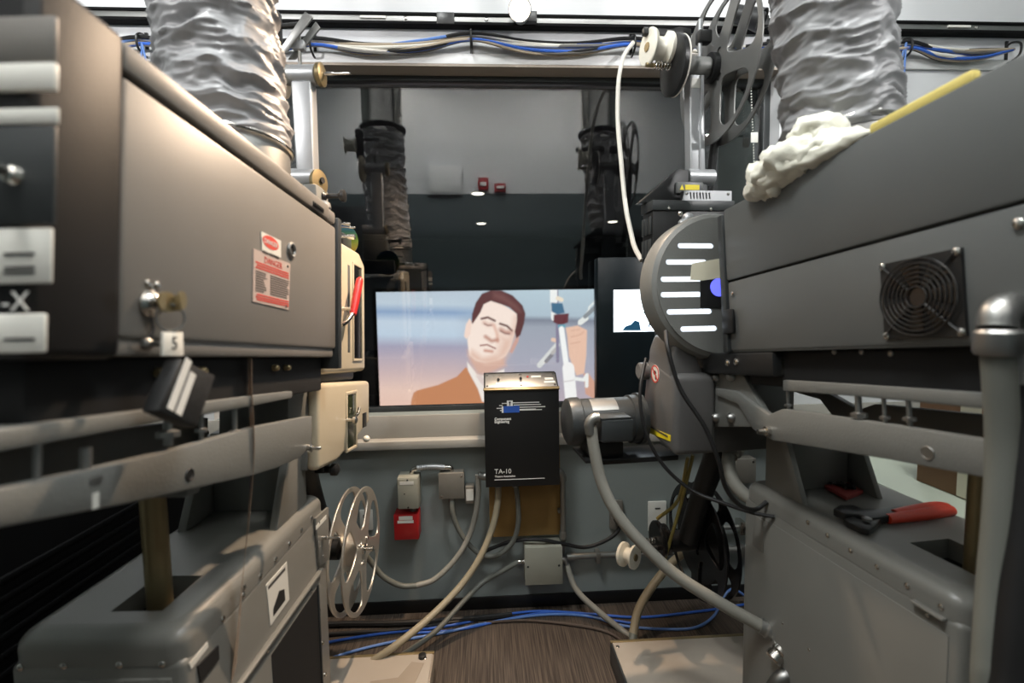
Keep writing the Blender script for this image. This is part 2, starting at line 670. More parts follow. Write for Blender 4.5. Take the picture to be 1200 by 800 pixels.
# ---- auditorium behind the glass
TZ = 3.55
AY0, AY1 = WY + 0.2, 15.6
struct(MB().box((-7, AY0, TZ), (8, AY1, TZ + 0.1)).build('auditorium_ceiling', theatre, smooth=0))
struct(MB().box((-7, AY1, -4), (8, AY1 + 0.1, TZ)).build('auditorium_wall_end', theatre, smooth=0))
struct(MB().box((-7.1, AY0, -4), (-7, AY1, TZ)).build('auditorium_wall_left', theatre, smooth=0))
struct(MB().box((8, AY0, -4), (8.1, AY1, TZ)).build('auditorium_wall_right', theatre, smooth=0))
struct(MB().box((-7, AY0, -4.1), (8, AY1, -4)).build('auditorium_floor', theatre, smooth=0))
for px, py in ((560, 227), (770, 227), (564, 262), (718, 260)):
    p = PZ(px, py, TZ - 0.02)
    d = thing('recessed_downlight', 'small warm recessed downlight in the dark auditorium ceiling', 'downlight', (p.x, p.y, TZ), 'auditorium downlights')
    MB().ring((p.x, p.y, TZ - 0.012), (0, 0, 1), 0.13, 0.014, 28, 8).build('bezel', trimwhite, d)
    MB().lathe([(0.118, 0), (0.11, 0.012)], (p.x, p.y, TZ - 0.014), (0, 0, 1), 28).build('lens', downl, d)


# ---- the auditorium screen with the projected picture
def screen():
    Y = 15.0
    tl, tr, bl, br = PY(440, 343, Y), PY(696, 338, Y), PY(446, 479, Y), PY(697, 477, Y)
    t = thing('cinema_screen', 'large cinema screen showing a dark haired man in a tan jacket', 'screen', ((tl.x + tr.x) / 2, Y, (bl.z + br.z) / 2))
    x0, x1 = (tl.x + bl.x) / 2, (tr.x + br.x) / 2
    z0, z1 = (bl.z + br.z) / 2, (tl.z + tr.z) / 2
    fr = MB()
    for a, b in (((x0 - .12, Y - .02, z0 - .12), (x1 + .12, Y + .06, z0)), ((x0 - .12, Y - .02, z1), (x1 + .12, Y + .06, z1 + .12)),
                 ((x0 - .12, Y - .02, z0), (x0, Y + .06, z1)), ((x1, Y - .02, z0), (x1 + .12, Y + .06, z1))):
        MB().box(a, b).build('masking', blackm, t)
    # picture painted per vertex (flat projected image)
    nx, ny = 384, 208
    gx, gy = np.meshgrid(np.linspace(0, 1, nx), np.linspace(0, 1, ny))
    PXx = 440 + 256 * gx          # photo pixels of the picture
    PYy = 342 + 136 * (1 - gy)
    S = lambda r, g, b: np.array(sr(r, g, b)[:3])
    yy = (1 - gy) + 0.10 * (gx - 0.5) * -0.6

    def ramp(v, stops):
        out = np.zeros(v.shape + (3,))
        xs = [s[0] for s in stops]
        for c in range(3):
            out[..., c] = np.interp(v, xs, [s[1][c] for s in stops])
        return out
    left = ramp(yy, [(0, S(186, 196, 208)), (.12, S(190, 202, 214)), (.19, S(140, 162, 194)), (.27, S(194, 206, 220)), (.38, S(190, 204, 220)),
                     (.48, S(166, 160, 180)), (.7, S(204, 178, 178)), (.85, S(230, 196, 182)), (1, S(230, 192, 176))])
    right = ramp(yy, [(0, S(184, 200, 210)), (.2, S(176, 190, 202)), (.24, S(130, 134, 148)), (.3, S(160, 164, 176)), (.6, S(170, 168, 182)), (1, S(186, 168, 176))])
    k = np.clip((gx - .35) / .3, 0, 1)[..., None]
    img = left * (1 - k) + right * k
    rng = np.random.default_rng(3)
    img *= (0.97 + 0.06 * rng.random(img.shape[:2]))[..., None]

    def poly(pts, col, soft=0.7, zoom=True):
        P = np.array([(520 + x / 5.333, 335 + y / 5.333) if zoom else (x, y) for x, y in pts], float)
        ins = np.zeros(gx.shape, bool)
        dist = np.full(gx.shape, 1e9)
        n = len(P)
        for i in range(n):
            a, b = P[i], P[(i + 1) % n]
            cond = ((a[1] > PYy) != (b[1] > PYy))
            with np.errstate(divide='ignore', invalid='ignore'):
                xi = (b[0] - a[0]) * (PYy - a[1]) / (b[1] - a[1] + 1e-12) + a[0]
            ins ^= cond & (PXx < xi)
            d = b - a
            tt = np.clip(((PXx - a[0]) * d[0] + (PYy - a[1]) * d[1]) / (d @ d + 1e-9), 0, 1)
            dist = np.minimum(dist, np.hypot(PXx - a[0] - tt * d[0], PYy - a[1] - tt * d[1]))
        sd = np.where(ins, dist, -dist)
        al = np.clip(sd / soft * 0.5 + 0.5, 0, 1)[..., None]
        img[:] = img * (1 - al) + S(*col) * al

    def stroke(pts, wd, col, soft=0.8):
        P = np.array([(520 + x / 5.333, 335 + y / 5.333) for x, y in pts], float)
        dist = np.full(gx.shape, 1e9)
        for a, b in zip(P, P[1:]):
            d = b - a
            tt = np.clip(((PXx - a[0]) * d[0] + (PYy - a[1]) * d[1]) / (d @ d + 1e-9), 0, 1)
            dist = np.minimum(dist, np.hypot(PXx - a[0] - tt * d[0], PYy - a[1] - tt * d[1]))
        al = np.clip((wd / 5.333 / 2 - dist) / soft + 0.5, 0, 1)[..., None]
        img[:] = img * (1 - al) + S(*col) * al
    skin, skin2, hair = (248, 226, 214), (224, 184, 166), (96, 58, 58)
    poly([(-240, 760), (-230, 700), (-215, 655), (-190, 640), (-60, 610), (60, 560), (115, 505), (145, 520), (200, 640), (240, 720), (240, 770)], (196, 132, 94))
    poly([(125, 470), (150, 500), (190, 550), (250, 560), (360, 520), (360, 760), (215, 720), (190, 640), (130, 525)], (240, 228, 220))
    poly([(178, 560), (215, 556), (240, 590), (240, 640), (205, 600)], (222, 202, 196))
    poly([(132, 400), (145, 470), (190, 548), (250, 555), (330, 520), (370, 500), (360, 420)], (214, 172, 156), 3)
    poly([(160, 225), (215, 165), (240, 112), (285, 96), (345, 115), (448, 180), (444, 240), (430, 300), (402, 390), (372, 440), (330, 465), (240, 482), (180, 465), (140, 430), (130, 340), (148, 260)], skin)
    poly([(440, 210), (445, 250), (430, 310), (400, 395), (370, 440), (330, 462), (250, 480), (320, 420), (350, 350), (340, 320), (390, 330), (425, 270)], skin2, 7)
    poly([(140, 430), (180, 465), (240, 482), (330, 465), (300, 445), (220, 445), (160, 400)], (226, 186, 168), 4)
    poly([(148, 205), (162, 228), (150, 300), (126, 332), (110, 312), (124, 240)], (244, 214, 200))
    poly([(440, 322), (457, 322), (452, 352), (412, 424), (396, 416), (415, 372)], (206, 160, 148))
    poly([(160, 232), (163, 180), (188, 110), (228, 55), (288, 34), (350, 37), (420, 68), (482, 130), (500, 182), (490, 242), (466, 312), (440, 332), (430, 292), (446, 222), (444, 182), (400, 142), (342, 120), (282, 100), (238, 120), (215, 170), (190, 205), (166, 238)], hair)
    poly([(300, 48), (360, 60), (450, 130), (470, 170), (440, 160), (370, 110), (300, 80)], (120, 78, 76), 3)
    stroke([(222, 208), (262, 200), (306, 222)], 13, (104, 70, 66), 1.6)
    stroke([(338, 240), (382, 255), (412, 284)], 13, (104, 70, 66), 1.6)
    stroke([(238, 232), (262, 246), (286, 244)], 22, (222, 184, 170), 4)
    stroke([(240, 240), (262, 250), (284, 249)], 6, (130, 90, 84), 1.6)
    stroke([(342, 276), (370, 292), (400, 296)], 26, (204, 160, 146), 4)
    stroke([(340, 284), (368, 300), (396, 304)], 7, (128, 86, 80), 1.6)
    stroke([(300, 250), (318, 300), (322, 350)], 14, (222, 172, 152), 4)
    stroke([(245, 318), (282, 345), (318, 340)], 18, (186, 130, 112), 4)
    stroke([(212, 372), (255, 368), (305, 392)], 9, (150, 96, 88), 1.5)
    stroke([(240, 404), (285, 410)], 16, (202, 146, 128), 3)
    # the coloured apparatus and the hand at the right of the picture
    stroke([(585, 502), (700, 378)], 34, (216, 214, 212))
    stroke([(628, 478), (664, 440)], 24, (132, 128, 134))
    stroke([(668, 428), (690, 405)], 22, (186, 180, 178))
    stroke([(840, 250), (905, 165), (905, 150), (945, 112)], 12, (226, 228, 226))
    stroke([(850, 240), (885, 215)], 34, (228, 228, 224))
    stroke([(880, 205), (945, 150)], 26, (140, 144, 148))
    poly([(755, 272), (832, 260), (892, 290), (886, 450), (872, 560), (822, 572), (775, 450), (765, 330)], (232, 190, 168))
    stroke([(790, 330), (848, 318), (870, 300)], 5, (212, 166, 146), 2)
    stroke([(788, 372), (846, 362)], 5, (212, 166, 146), 2)
    stroke([(790, 292), (845, 284)], 5, (216, 172, 152), 2)
    stroke([(672, 345), (690, 350)], 24, (230, 196, 176))
    poly([(868, 560), (900, 560), (945, 620), (945, 730), (880, 690)], (210, 160, 140))
    stroke([(700, 25), (702, 480)], 20, (136, 128, 150))
    stroke([(680, 25), (680, 110)], 46, (240, 238, 236))
    stroke([(682, 140), (682, 210)], 40, (238, 236, 234))
    poly([(664, 116), (735, 122), (750, 180), (700, 190), (665, 170)], (74, 110, 138))
    poly([(680, 190), (776, 184), (770, 240), (720, 258), (676, 236)], (104, 56, 62))
    poly([(706, 252), (756, 252), (752, 272), (706, 272)], (110, 160, 176))
    stroke([(706, 90), (730, 100)], 26, (236, 220, 200))
    stroke([(728, 280), (757, 505)], 34, (244, 242, 240))
    stroke([(770, 525), (785, 705)], 76, (244, 240, 238))
    stroke([(738, 610), (812, 600)], 6, (206, 196, 196))
    stroke([(815, 592), (870, 600), (890, 570), (888, 640)], 22, (238, 236, 232))
    m = bpy.data.materials.new('projected_picture')
    m.use_nodes = True
    nt = m.node_tree
    nt.nodes.clear()
    out = nt.nodes.new('ShaderNodeOutputMaterial')
    em = nt.nodes.new('ShaderNodeEmission')
    at = nt.nodes.new('ShaderNodeAttribute')
    at.attribute_name = 'picture'
    em.inputs[1].default_value = 1.15
    nt.links.new(at.outputs['Color'], em.inputs[0])
    nt.links.new(em.outputs[0], out.inputs[0])
    me = bpy.data.meshes.new('picture')
    X = (x0 + (x1 - x0) * gx).ravel() - t.location.x
    Z = (z0 + (z1 - z0) * gy).ravel() - t.location.z
    me.vertices.add(nx * ny)
    me.vertices.foreach_set('co', np.stack([X, np.zeros_like(X), Z], 1).ravel())
    ii = (np.arange(ny - 1)[:, None] * nx + np.arange(nx - 1)[None]).ravel()
    q = np.stack([ii, ii + 1, ii + nx + 1, ii + nx], 1)
    me.loops.add(q.size)
    me.loops.foreach_set('vertex_index', q.ravel())
    me.polygons.add(len(q))
    me.polygons.foreach_set('loop_start', np.arange(0, q.size, 4))
    me.update(calc_edges=True)
    at_ = me.color_attributes.new('picture', 'FLOAT_COLOR', 'POINT')
    rgba = np.ones((nx * ny, 4), np.float32)
    rgba[:, :3] = img.reshape(-1, 3)
    at_.data.foreach_set('color', rgba.ravel())
    me.materials.append(m)
    o = bpy.data.objects.new('picture', me)
    COL.objects.link(o)
    o.parent = t


screen()

# ---- rear of the booth, seen mirrored in the glass
def rear_box(name, label, cat, xc, z0, z1, wd, m, dp=0.05):
    t = thing(name, label, cat, (xc, RY, z0))
    MB().box((xc - wd / 2, RY + 0.002, z0), (xc + wd / 2, RY + dp, z1), 0.006).build('case', m, t)
    return t


t = rear_box('fire_alarm_pull', 'red fire alarm box high on the rear wall beside the strobe', 'alarm box', 0.0, 2.60, 2.73, 0.11, redp)
MB().box((-0.035, RY + 0.05, 2.64), (0.035, RY + 0.062, 2.68), 0.003).build('handle', whiteink, t)
t = rear_box('alarm_strobe', 'red alarm strobe on the rear wall beside the pull box', 'strobe', 0.18, 2.58, 2.67, 0.12, redp)
MB().box((0.14, RY + 0.05, 2.61), (0.22, RY + 0.065, 2.64), 0.003).build('lens', whiteink, t)
t = rear_box('electrical_panel', 'pale grey breaker panel high on the rear wall', 'panel', -0.41, 2.555, 2.87, 0.36, wallwhite, 0.04)
MB().box((-0.57, RY + 0.04, 2.575), (-0.25, RY + 0.048, 2.85), 0.004).build('panel_door', trimwhite, t)
t = rear_box('storage_locker', 'tall black storage locker against the rear wall', 'locker', -1.45, 0, 2.35, 0.7, blackp, 0.45)
for sx in (-1, 1):
    MB().box((-1.45 + sx * 0.175 - 0.165, RY + 0.45, 0.08), (-1.45 + sx * 0.175 + 0.165, RY + 0.465, 2.3), 0.005).build('locker_door', blackp, t)
t = rear_box('storage_cabinet', 'black two-door cabinet against the rear wall', 'cabinet', 1.75, 0, 2.1, 0.8, blackp, 0.5)
for sx in (-1, 1):
    MB().box((1.75 + sx * 0.2 - 0.19, RY + 0.5, 0.08), (1.75 + sx * 0.2 + 0.19, RY + 0.515, 2.05), 0.005).build('cabinet_door', blackp, t)
for xc, w_ in ((-0.75, 'left wall'), (0.95, 'right wall')):
    t = thing('ceiling_troffer', 'white ceiling light troffer on the side of the %s' % w_, 'ceiling light', (xc, 0.45, CZ), 'ceiling troffers')
    MB().box((xc - 0.34, 0.05, CZ - 0.025), (xc + 0.34, 0.85, CZ), 0.006).build('housing', trimwhite, t)
    MB().box((xc - 0.28, 0.11, CZ - 0.032), (xc + 0.28, 0.79, CZ - 0.02)).build('diffuser', troffer, t)
for xc, yc, w_ in ((-0.9, -0.35, 'above the locker'), (0.1, -0.35, 'above the alarm boxes'), (1.1, -0.35, 'above the cabinet')):
    t = thing('added_rear_fill', 'small added fill lamp in the ceiling %s' % w_, 'downlight', (xc, yc, CZ))  # housing of an added lamp that fills the rear wall
    MB().ring((xc, yc, CZ - 0.004), (0, 0, 1), 0.06, 0.008, 24, 8).build('bezel', trimwhite, t)
    MB().lathe([(0.055, 0), (0.055, 0.004)], (xc, yc, CZ - 0.006), (0, 0, 1), 24).build('lens', troffer, t)
for lx, w_ in ((-2.2, 'left wall'), (2.2, 'right wall')):
    p = Vector((lx, -0.40, 2.95))
    a = (Vector((lx * 0.22, 2.05, 2.42)) - p).normalized()
    t = thing('added_front_fill', 'small added black fill lamp on an arm from the %s' % w_, 'spotlight', p)  # head of an added lamp that fills the front wall
    MB().lathe([(0.025, -0.14), (0.035, -0.13), (0.045, -0.01), (0.045, -0.004), (0.04, -0.004), (0.038, -0.012)], p, a, 24).build('lamp_housing', blackp, t)
    MB().lathe([(0.036, -0.016), (0.036, -0.012)], p, a, 24).build('bulb', troffer, t)
    xw = X0 if lx < 0 else X1
    MB().tube([p - a * 0.09, p - a * 0.09 + Vector((0, 0, 0.06)), Vector(((p.x + xw) / 2, p.y - 0.1, p.z + 0.07)), Vector((xw, p.y - 0.1, p.z + 0.06))], 0.01, 10).build('bracket_arm', iron, t)
# ================================================================== frames of the two projectors
LL = frame((-0.44, 0.595, 1.289), 3.76, -6.1)            # left lamphouse: rear, bottom, right corner
_R = frame((0.652, 1.24, 1.21), -5.8, -6.1)
LRL = 0.71
RL = _R @ Matrix.Translation((0, -LRL, 0))               # right lamphouse: rear, bottom, left corner
LH, LW, LLL = 0.385, 0.40, 0.686


def screws(M, ax, val, pts, r, sgn, parent, m=None, name='screws', px=True):
    b = MB(M)
    d = [0, 0, 0]
    d[ax] = sgn
    for p in pts:
        c = onp(M, ax, val, *p) if px else p
        b.dome(c, d, r, 0.6)
    return b.build(name, m or steel, parent, kind='stuff')


def pxpoly(M, ax, val, pts):
    o = [i for i in range(3) if i != ax]
    return [(c[o[0]], c[o[1]]) for c in (onp(M, ax, val, *p) for p in pts)]


# ------------------------------------------------------------------ left lamphouse
PROJ_L = thing('film_projector', 'grey film projector with cream doors, red lever and red warning labels', 'projector', (-0.63, 1.07, 0))
PROJ_R = thing('film_projector', 'grey film projector with slotted shutter guard, motor and square black fan', 'projector', (0.94, 1.05, 0))
t = PROJ_L
b = MB(LL).box((-LW, 0, 0.022), (0, LLL, 0.345), 0.008)
b.box((-LW + 0.01, 0, 0.0), (-0.006, LLL - 0.004, 0.03), 0.006)
b.build('lamphouse_body', grey, t)
lid = MB(LL).box((-LW - 0.002, -0.002, 0.350), (0.003, LLL - 0.05, 0.388), 0.007).box((-LW, LLL - 0.052, 0.350), (0.0, LLL, 0.384), 0.009).build('lamphouse_lid', grey, t)
b = MB(LL)
q = onp(LL, 2, 0.388, 190, 88)
b.box((-0.035, 0.085, 0.386), (-0.012, 0.235, 0.396), 0.003)
b.build('hinge_plate', steel_d, lid)
q = onp(LL, 0, 0.003, 373, 243)
MB(LL).box((0.0, q.y - 0.03, q.z - 0.005), (0.005, q.y + 0.03, q.z + 0.006), 0.001).box((0.004, q.y - 0.024, q.z - 0.002), (0.007, q.y + 0.024, q.z + 0.003)).build('catch_slot', iron, lid)
MB(LL).lathe([(0.016, 0), (0.018, 0.004), (0.016, 0.016), (0.008, 0.022)], (-0.02, LLL - 0.03, 0.384), (0, 0, 1), 18).build('lid_knob', steel_d, lid)
# front flange
MB(LL).box((-LW + 0.02, LLL, -0.03), (0.006, LLL + 0.025, 0.372), 0.004).build('front_flange', charcoal, t)
# black rear control head
ch = MB(LL).box((-LW - 0.005, -0.115, -0.004), (0.006, -0.001, 0.392), 0.012, 3).build('control_head', blackc, t)
yv = -0.1155


def rear_rect(px0, py0, px1, py1, m, name, dp=0.003, par=None, x0=-0.36):
    a = onp(LL, 1, yv, px0, py0)
    c = onp(LL, 1, yv, px1, py1)
    return MB(LL).box((x0, yv - dp, c.z), (c.x, yv + 0.001, a.z), 0.002).build(name, m, par or t)


rear_rect(0, 22, 68, 74, grey, 'meter_panel', 0.004)
rear_rect(0, 77, 69, 108, whitepl, 'name_or_glint_plate', 0.005)  # white strip put in for a bright reflection on the panel
rear_rect(0, 128, 70, 146, paper, 'label_strip', 0.003)
rp = rear_rect(0, 150, 66, 264, charcoal, 'switch_panel', 0.004)
rear_rect(0, 268, 62, 332, paper, 'instruction_label', 0.003)
rear_rect(0, 368, 55, 413, paper, 'rating_label', 0.003)
b = MB(LL)
for py in (296, 312, 318, 396):
    a = onp(LL, 1, yv - 0.004, 4, py)
    c = onp(LL, 1, yv - 0.004, 40, py + 3)
    b.box((a.x, a.y, a.z), (c.x, a.y + 0.0006, c.z))
b.build('print_lines', greyink, t, kind='stuff')
q = onp(LL, 1, yv, 30, 364)
MB(LL).text('-X', LL.inverted() @ plane_frame(LL, 1, yv - 0.002, -1) @ Matrix.Translation((q.x - 0.022, q.z, 0)), 0.027).build('lettering', whiteink, t)
q = onp(LL, 1, yv - 0.004, 16, 206)
b = MB(LL)
b.lathe([(0.010, 0), (0.008, 0.006), (0.005, 0.008), (0.0045, 0.03), (0.006, 0.036), (0.0, 0.042)], q, (0, -1, 0.15), 16)
b.build('toggle_switch', steel, rp)
# side fittings
zt = 0.001
q1 = pxpoly(LL, 0, zt, [(306, 271), (329, 282), (329, 302), (307, 294)])
d1 = MB(LL).prism(q1, 0, 0.0, 0.0016).build('danger_sticker', paper, t)
c = onp(LL, 0, 0.002, 317.5, 284.5)
F = LL.inverted() @ plane_frame(LL, 0, 0.0018, 1)
MB(LL).flat([circ(c.y, c.z, 0.030, 36, 0.0125)], 0, 0.0006, F).build('red_oval', redink, d1)
MB(LL).text('DANGER', F @ Matrix.Translation((c.y, c.z - 0.0045, 0.0006)), 0.0125, 'CENTER').build('lettering', whiteink, d1)
MB(LL).text('HIGH VOLTAGE', F @ Matrix.Translation((c.y, c.z - 0.026, 0.0003)), 0.0085, 'CENTER').build('lettering', greyink, d1)
q2 = pxpoly(LL, 0, zt, [(297, 291), (340, 309), (338, 363), (296, 353)])
d2 = MB(LL).prism(q2, 0, 0.0, 0.0016).build('warning_plate', pinkp, t)
va, vb = q2[0][0], q2[1][0]
zt0, zb0 = q2[0][1], q2[3][1]
h = zt0 - zb0
b = MB(LL)
b.text('DANGER', F @ Matrix.Translation(((va + vb) / 2, zt0 - 0.19 * h, 0.0002)), 0.017, 'CENTER')
for i, zz in enumerate((0.25, 0.30, 0.35, 0.86, 0.91, 0.955)):
    b.box((0.0018, va + 0.006 + 0.004 * (i % 2), zt0 - zz * h), (0.0022, vb - 0.008, zt0 - zz * h + 0.0026))
b.build('red_print', redink, d2)
b = MB(LL)
random.seed(4)
for i in range(9):
    zz = zt0 - (0.42 + 0.046 * i) * h
    b.box((0.0018, va + 0.006, zz), (0.0022, va + 0.046 - random.random() * 0.014, zz + 0.002))
    b.box((0.0018, va + 0.058, zz), (0.0022, vb - 0.006 - random.random() * 0.012, zz + 0.002))
b.build('black_print', greyink, d2)
screws(LL, 0, 0.0016, [(337, 312), (335, 359)], 0.003, 1, d2, steel)
q = onp(LL, 0, 0, 341, 293)
MB(LL).ring((0.002, q.y, q.z), (1, 0, 0), 0.0135, 0.0035, 28, 8).build('grommet', steel_d, t)
MB(LL).lathe([(0.012, 0), (0.012, 0.001)], (0.0005, q.y, q.z), (1, 0, 0), 24).build('grommet_hole', blackm, t)
# lock, hasp
q = onp(LL, 0, 0, 174, 356)
lk = MB(LL).lathe([(0.017, 0), (0.018, 0.004), (0.015, 0.010), (0.009, 0.014), (0.008, 0.02)], (0, q.y, q.z), (1, 0, 0), 24).build('lock_cylinder', steel, t)
MB(LL).box((0.018, q.y - 0.004, q.z - 0.010), (0.045, q.y - 0.001, q.z + 0.010), 0.001).build('key_blade', brass, lk)
q_ = onp(LL, 0, 0, 178, 333)
MB(LL).dome((0, q_.y - 0.008, q_.z), (1, 0, 0), 0.005, 0.8).dome((0, q_.y + 0.008, q_.z), (1, 0, 0), 0.005, 0.8).box((0, q_.y - 0.004, q_.z - 0.018), (0.003, q_.y + 0.004, q_.z), 0.001).build('hasp', steel, t)
q_ = onp(LL, 0, 0, 169, 403)
MB(LL).lathe([(0.008, 0), (0.008, 0.006), (0.004, 0.01), (0.004, 0.02), (0.006, 0.024)], (0, q_.y, q_.z), (1, 0, 0), 14).build('latch_pin', steel_d, t)
MB(LL).tube([(0.004, q.y, q.z - 0.015), (0.006, q.y, q.z - 0.035), (0.004, q_.y, q_.z + 0.006)], 0.0018, 6).build('latch_wire', iron, t)
# black underside box with feet
b = MB(LL).box((-LW + 0.02, -0.08, -0.085), (-0.03, LLL - 0.02, 0.0), 0.006)
b.build('underbox', blackm, t)
b = MB(LL)
for v in (0.10, 0.19, 0.42, 0.47):
    b.lathe([(0.007, 0), (0.007, 0.008), (0.004, 0.012)], (-0.03, v, -0.022), (1, 0, 0), 10)
b.build('underbox_bolts', brass, t, kind='stuff')
# key fob, tag and pouch on the ring (hang from the lock: a thing of their own)
kt = thing('key_ring', 'bunch of keys with white tag and black pouch hanging from lamphouse lock', 'keys', LL @ Vector((0.03, q.y, q.z - 0.05)))
kc = onp(LL, 0, 0.035, 200, 372)
MB(LL).ring((0.035, kc.y, kc.z), (1, -0.5, 0), 0.017, 0.0016, 28, 6).build('ring', steel_d, kt)
kb = onp(LL, 0, 0.032, 194, 354)
MB(LL).flat([circ(kb.y, kb.z, 0.017, 24, 0.013)], 0, 0.003, LL.inverted() @ plane_frame(LL, 0, 0.034, 1)).build('key_bow', brass, kt)
k2 = onp(LL, 0, 0.031, 205, 352)
MB(LL).flat([circ(k2.y, k2.z, 0.008, 20, 0.012)], 0, 0.003, LL.inverted() @ plane_frame(LL, 0, 0.040, 1)).build('key_bow', brass, kt)
tg = pxpoly(LL, 0, 0.036, [(190, 389), (213, 389), (214, 417), (189, 417)])
tgo = MB(LL).prism(tg, 0, 0.034, 0.038, 0.001).build('tag', whitepl, kt)
c = onp(LL, 0, 0.038, 203, 402)
MB(LL).text('5', LL.inverted() @ plane_frame(LL, 0, 0.0385, 1) @ Matrix.Translation((c.y - 0.004, c.z - 0.008, 0)), 0.024).build('lettering', blackink, tgo)
pg = pxpoly(LL, 0, 0.037, [(203, 420), (245, 440), (222, 502), (174, 482)])
po = MB(LL).prism(pg, 0, 0.026, 0.048, 0.004).build('pouch', leather, kt)
c = onp(LL, 0, 0.049, 203, 482)
Fp = LL.inverted() @ plane_frame(LL, 0, 0.0488, 1) @ Matrix.Translation((c.y, c.z, 0)) @ Matrix.Rotation(R_(62), 4, 'Z')
MB(LL).text('Theatre', Fp, 0.026).text('Keys', Fp @ Matrix.Translation((0, -0.016, 0)), 0.016).build('lettering', whiteink, po) if False else None
b = MB(LL)
for i in range(2):
    b.box((0.0, -i * 0.016, 0.0), (0.07 - 0.012 * i, -i * 0.016 + 0.012, 0.0006), M=Fp)
b.build('white_print', whiteink, po)

# ------------------------------------------------------------------ right lamphouse
t = PROJ_R
b = MB(RL).box((0, 0, 0.004), (LW, LRL, LH * 0.49), 0.006)
b.box((0.003, 0.0, 0.0), (LW - 0.004, LRL - 0.002, 0.012), 0.004)
b.build('lamphouse_body', grey_d, t)
up = MB(RL).box((-0.003, 0, LH * 0.49 + 0.003), (LW, LRL, LH), 0.006).build('lamphouse_cover', grey_d, t)
MB(RL).box((-0.008, LRL, 0.0), (LW - 0.02, LRL + 0.022, LH - 0.012), 0.004).build('front_flange', charcoal, t)
MB(RL).box((-0.012, LRL - 0.03, 0.05), (-0.002, LRL + 0.012, 0.115), 0.004).build('side_latch', blackp, t)
screws(RL, 0, -0.003, [(858, 344), (851, 377)], 0.006, -1, t, steel)
# fan
fpts = pxpoly(RL, 0, 0.0, [(1034, 305), (1128, 287), (1137, 399), (1042, 399)])
fv0, fv1 = min(p[0] for p in fpts), max(p[0] for p in fpts)
fz0, fz1 = min(p[1] for p in fpts), max(p[1] for p in fpts)
fc = ((fv0 + fv1) / 2, (fz0 + fz1) / 2)
fs = min(fv1 - fv0, fz1 - fz0) / 2
fs = 0.5 * (fs + max(fv1 - fv0, fz1 - fz0) / 2) * 0.94
fan = MB(RL).flat([[(-fs, -fs), (fs, -fs), (fs, fs), (-fs, fs)], circ(0, 0, fs * 0.93, 48)], 0, 0.006, RL.inverted() @ plane_frame(RL, 0, -0.003, -1) @ Matrix.Translation((-fc[0], fc[1], 0.0))).build('fan_frame', blackp, t)
MB(RL).lathe([(fs * 0.93, 0), (fs * 0.93, 0.002)], (-0.0025, fc[0], fc[1]), (-1, 0, 0), 40).build('fan_well', blackm, fan)
b = MB(RL)
for i in range(7):
    a = 2 * math.pi * i / 7
    P = [(0.3 * math.cos(a) * fs, 0.3 * math.sin(a) * fs), (0.88 * math.cos(a + .15) * fs, 0.88 * math.sin(a + .15) * fs), (0.88 * math.cos(a + .75) * fs, 0.88 * math.sin(a + .75) * fs), (0.3 * math.cos(a + .7) * fs, 0.3 * math.sin(a + .7) * fs)]
    b.prism([(p[0] + fc[0], p[1] + fc[1]) for p in P], 0, -0.007, -0.0045)
b.build('fan_blades', blackg, fan)
MB(RL).lathe([(fs * 0.30, 0), (fs * 0.28, 0.006)], (-0.004, fc[0], fc[1]), (-1, 0, 0), 24).build('fan_hub', blackg, fan)
gd = MB(RL)
for k in range(7):
    gd.ring((-0.013, fc[0], fc[1]), (1, 0, 0), fs * (0.26 + 0.115 * k), 0.0016, 40, 6)
for sx in (-1, 1):
    for sy in (-1, 1):
        gd.cyl((-0.012, fc[0] + sx * fs * 0.18, fc[1] + sy * fs * 0.18), (-0.009, fc[0] + sx * fs * 0.92, fc[1] + sy * fs * 0.92), 0.0019, n=6)
gd.build('wire_guard', iron, fan)
screws(RL, 0, -0.0065, [(-0.0065, fc[0] + sx * fs * 0.92, fc[1] + sy * fs * 0.92) for sx in (-1, 1) for sy in (-1, 1)], 0.0065, -1, fan, steel, px=False)
screws(RL, 0, -0.003, [(1194, 262)], 0.008, -1, t, steel)
MB(RL).box((0.03, -0.05, -0.085), (LW - 0.03, LRL - 0.03, 0.0), 0.006).build('underbox', blackm, t)
screws(RL, 0, 0.03, [(978, 412), (1010, 412), (1044, 414)], 0.006, -1, t, steel_d)
# fitting for the conduit near the rear
MB(RL).box((LW * 0.2, 0.03, LH - 0.002), (LW * 0.8, 0.10, LH + 0.012), 0.004).build('top_hinge', steel_d, t)


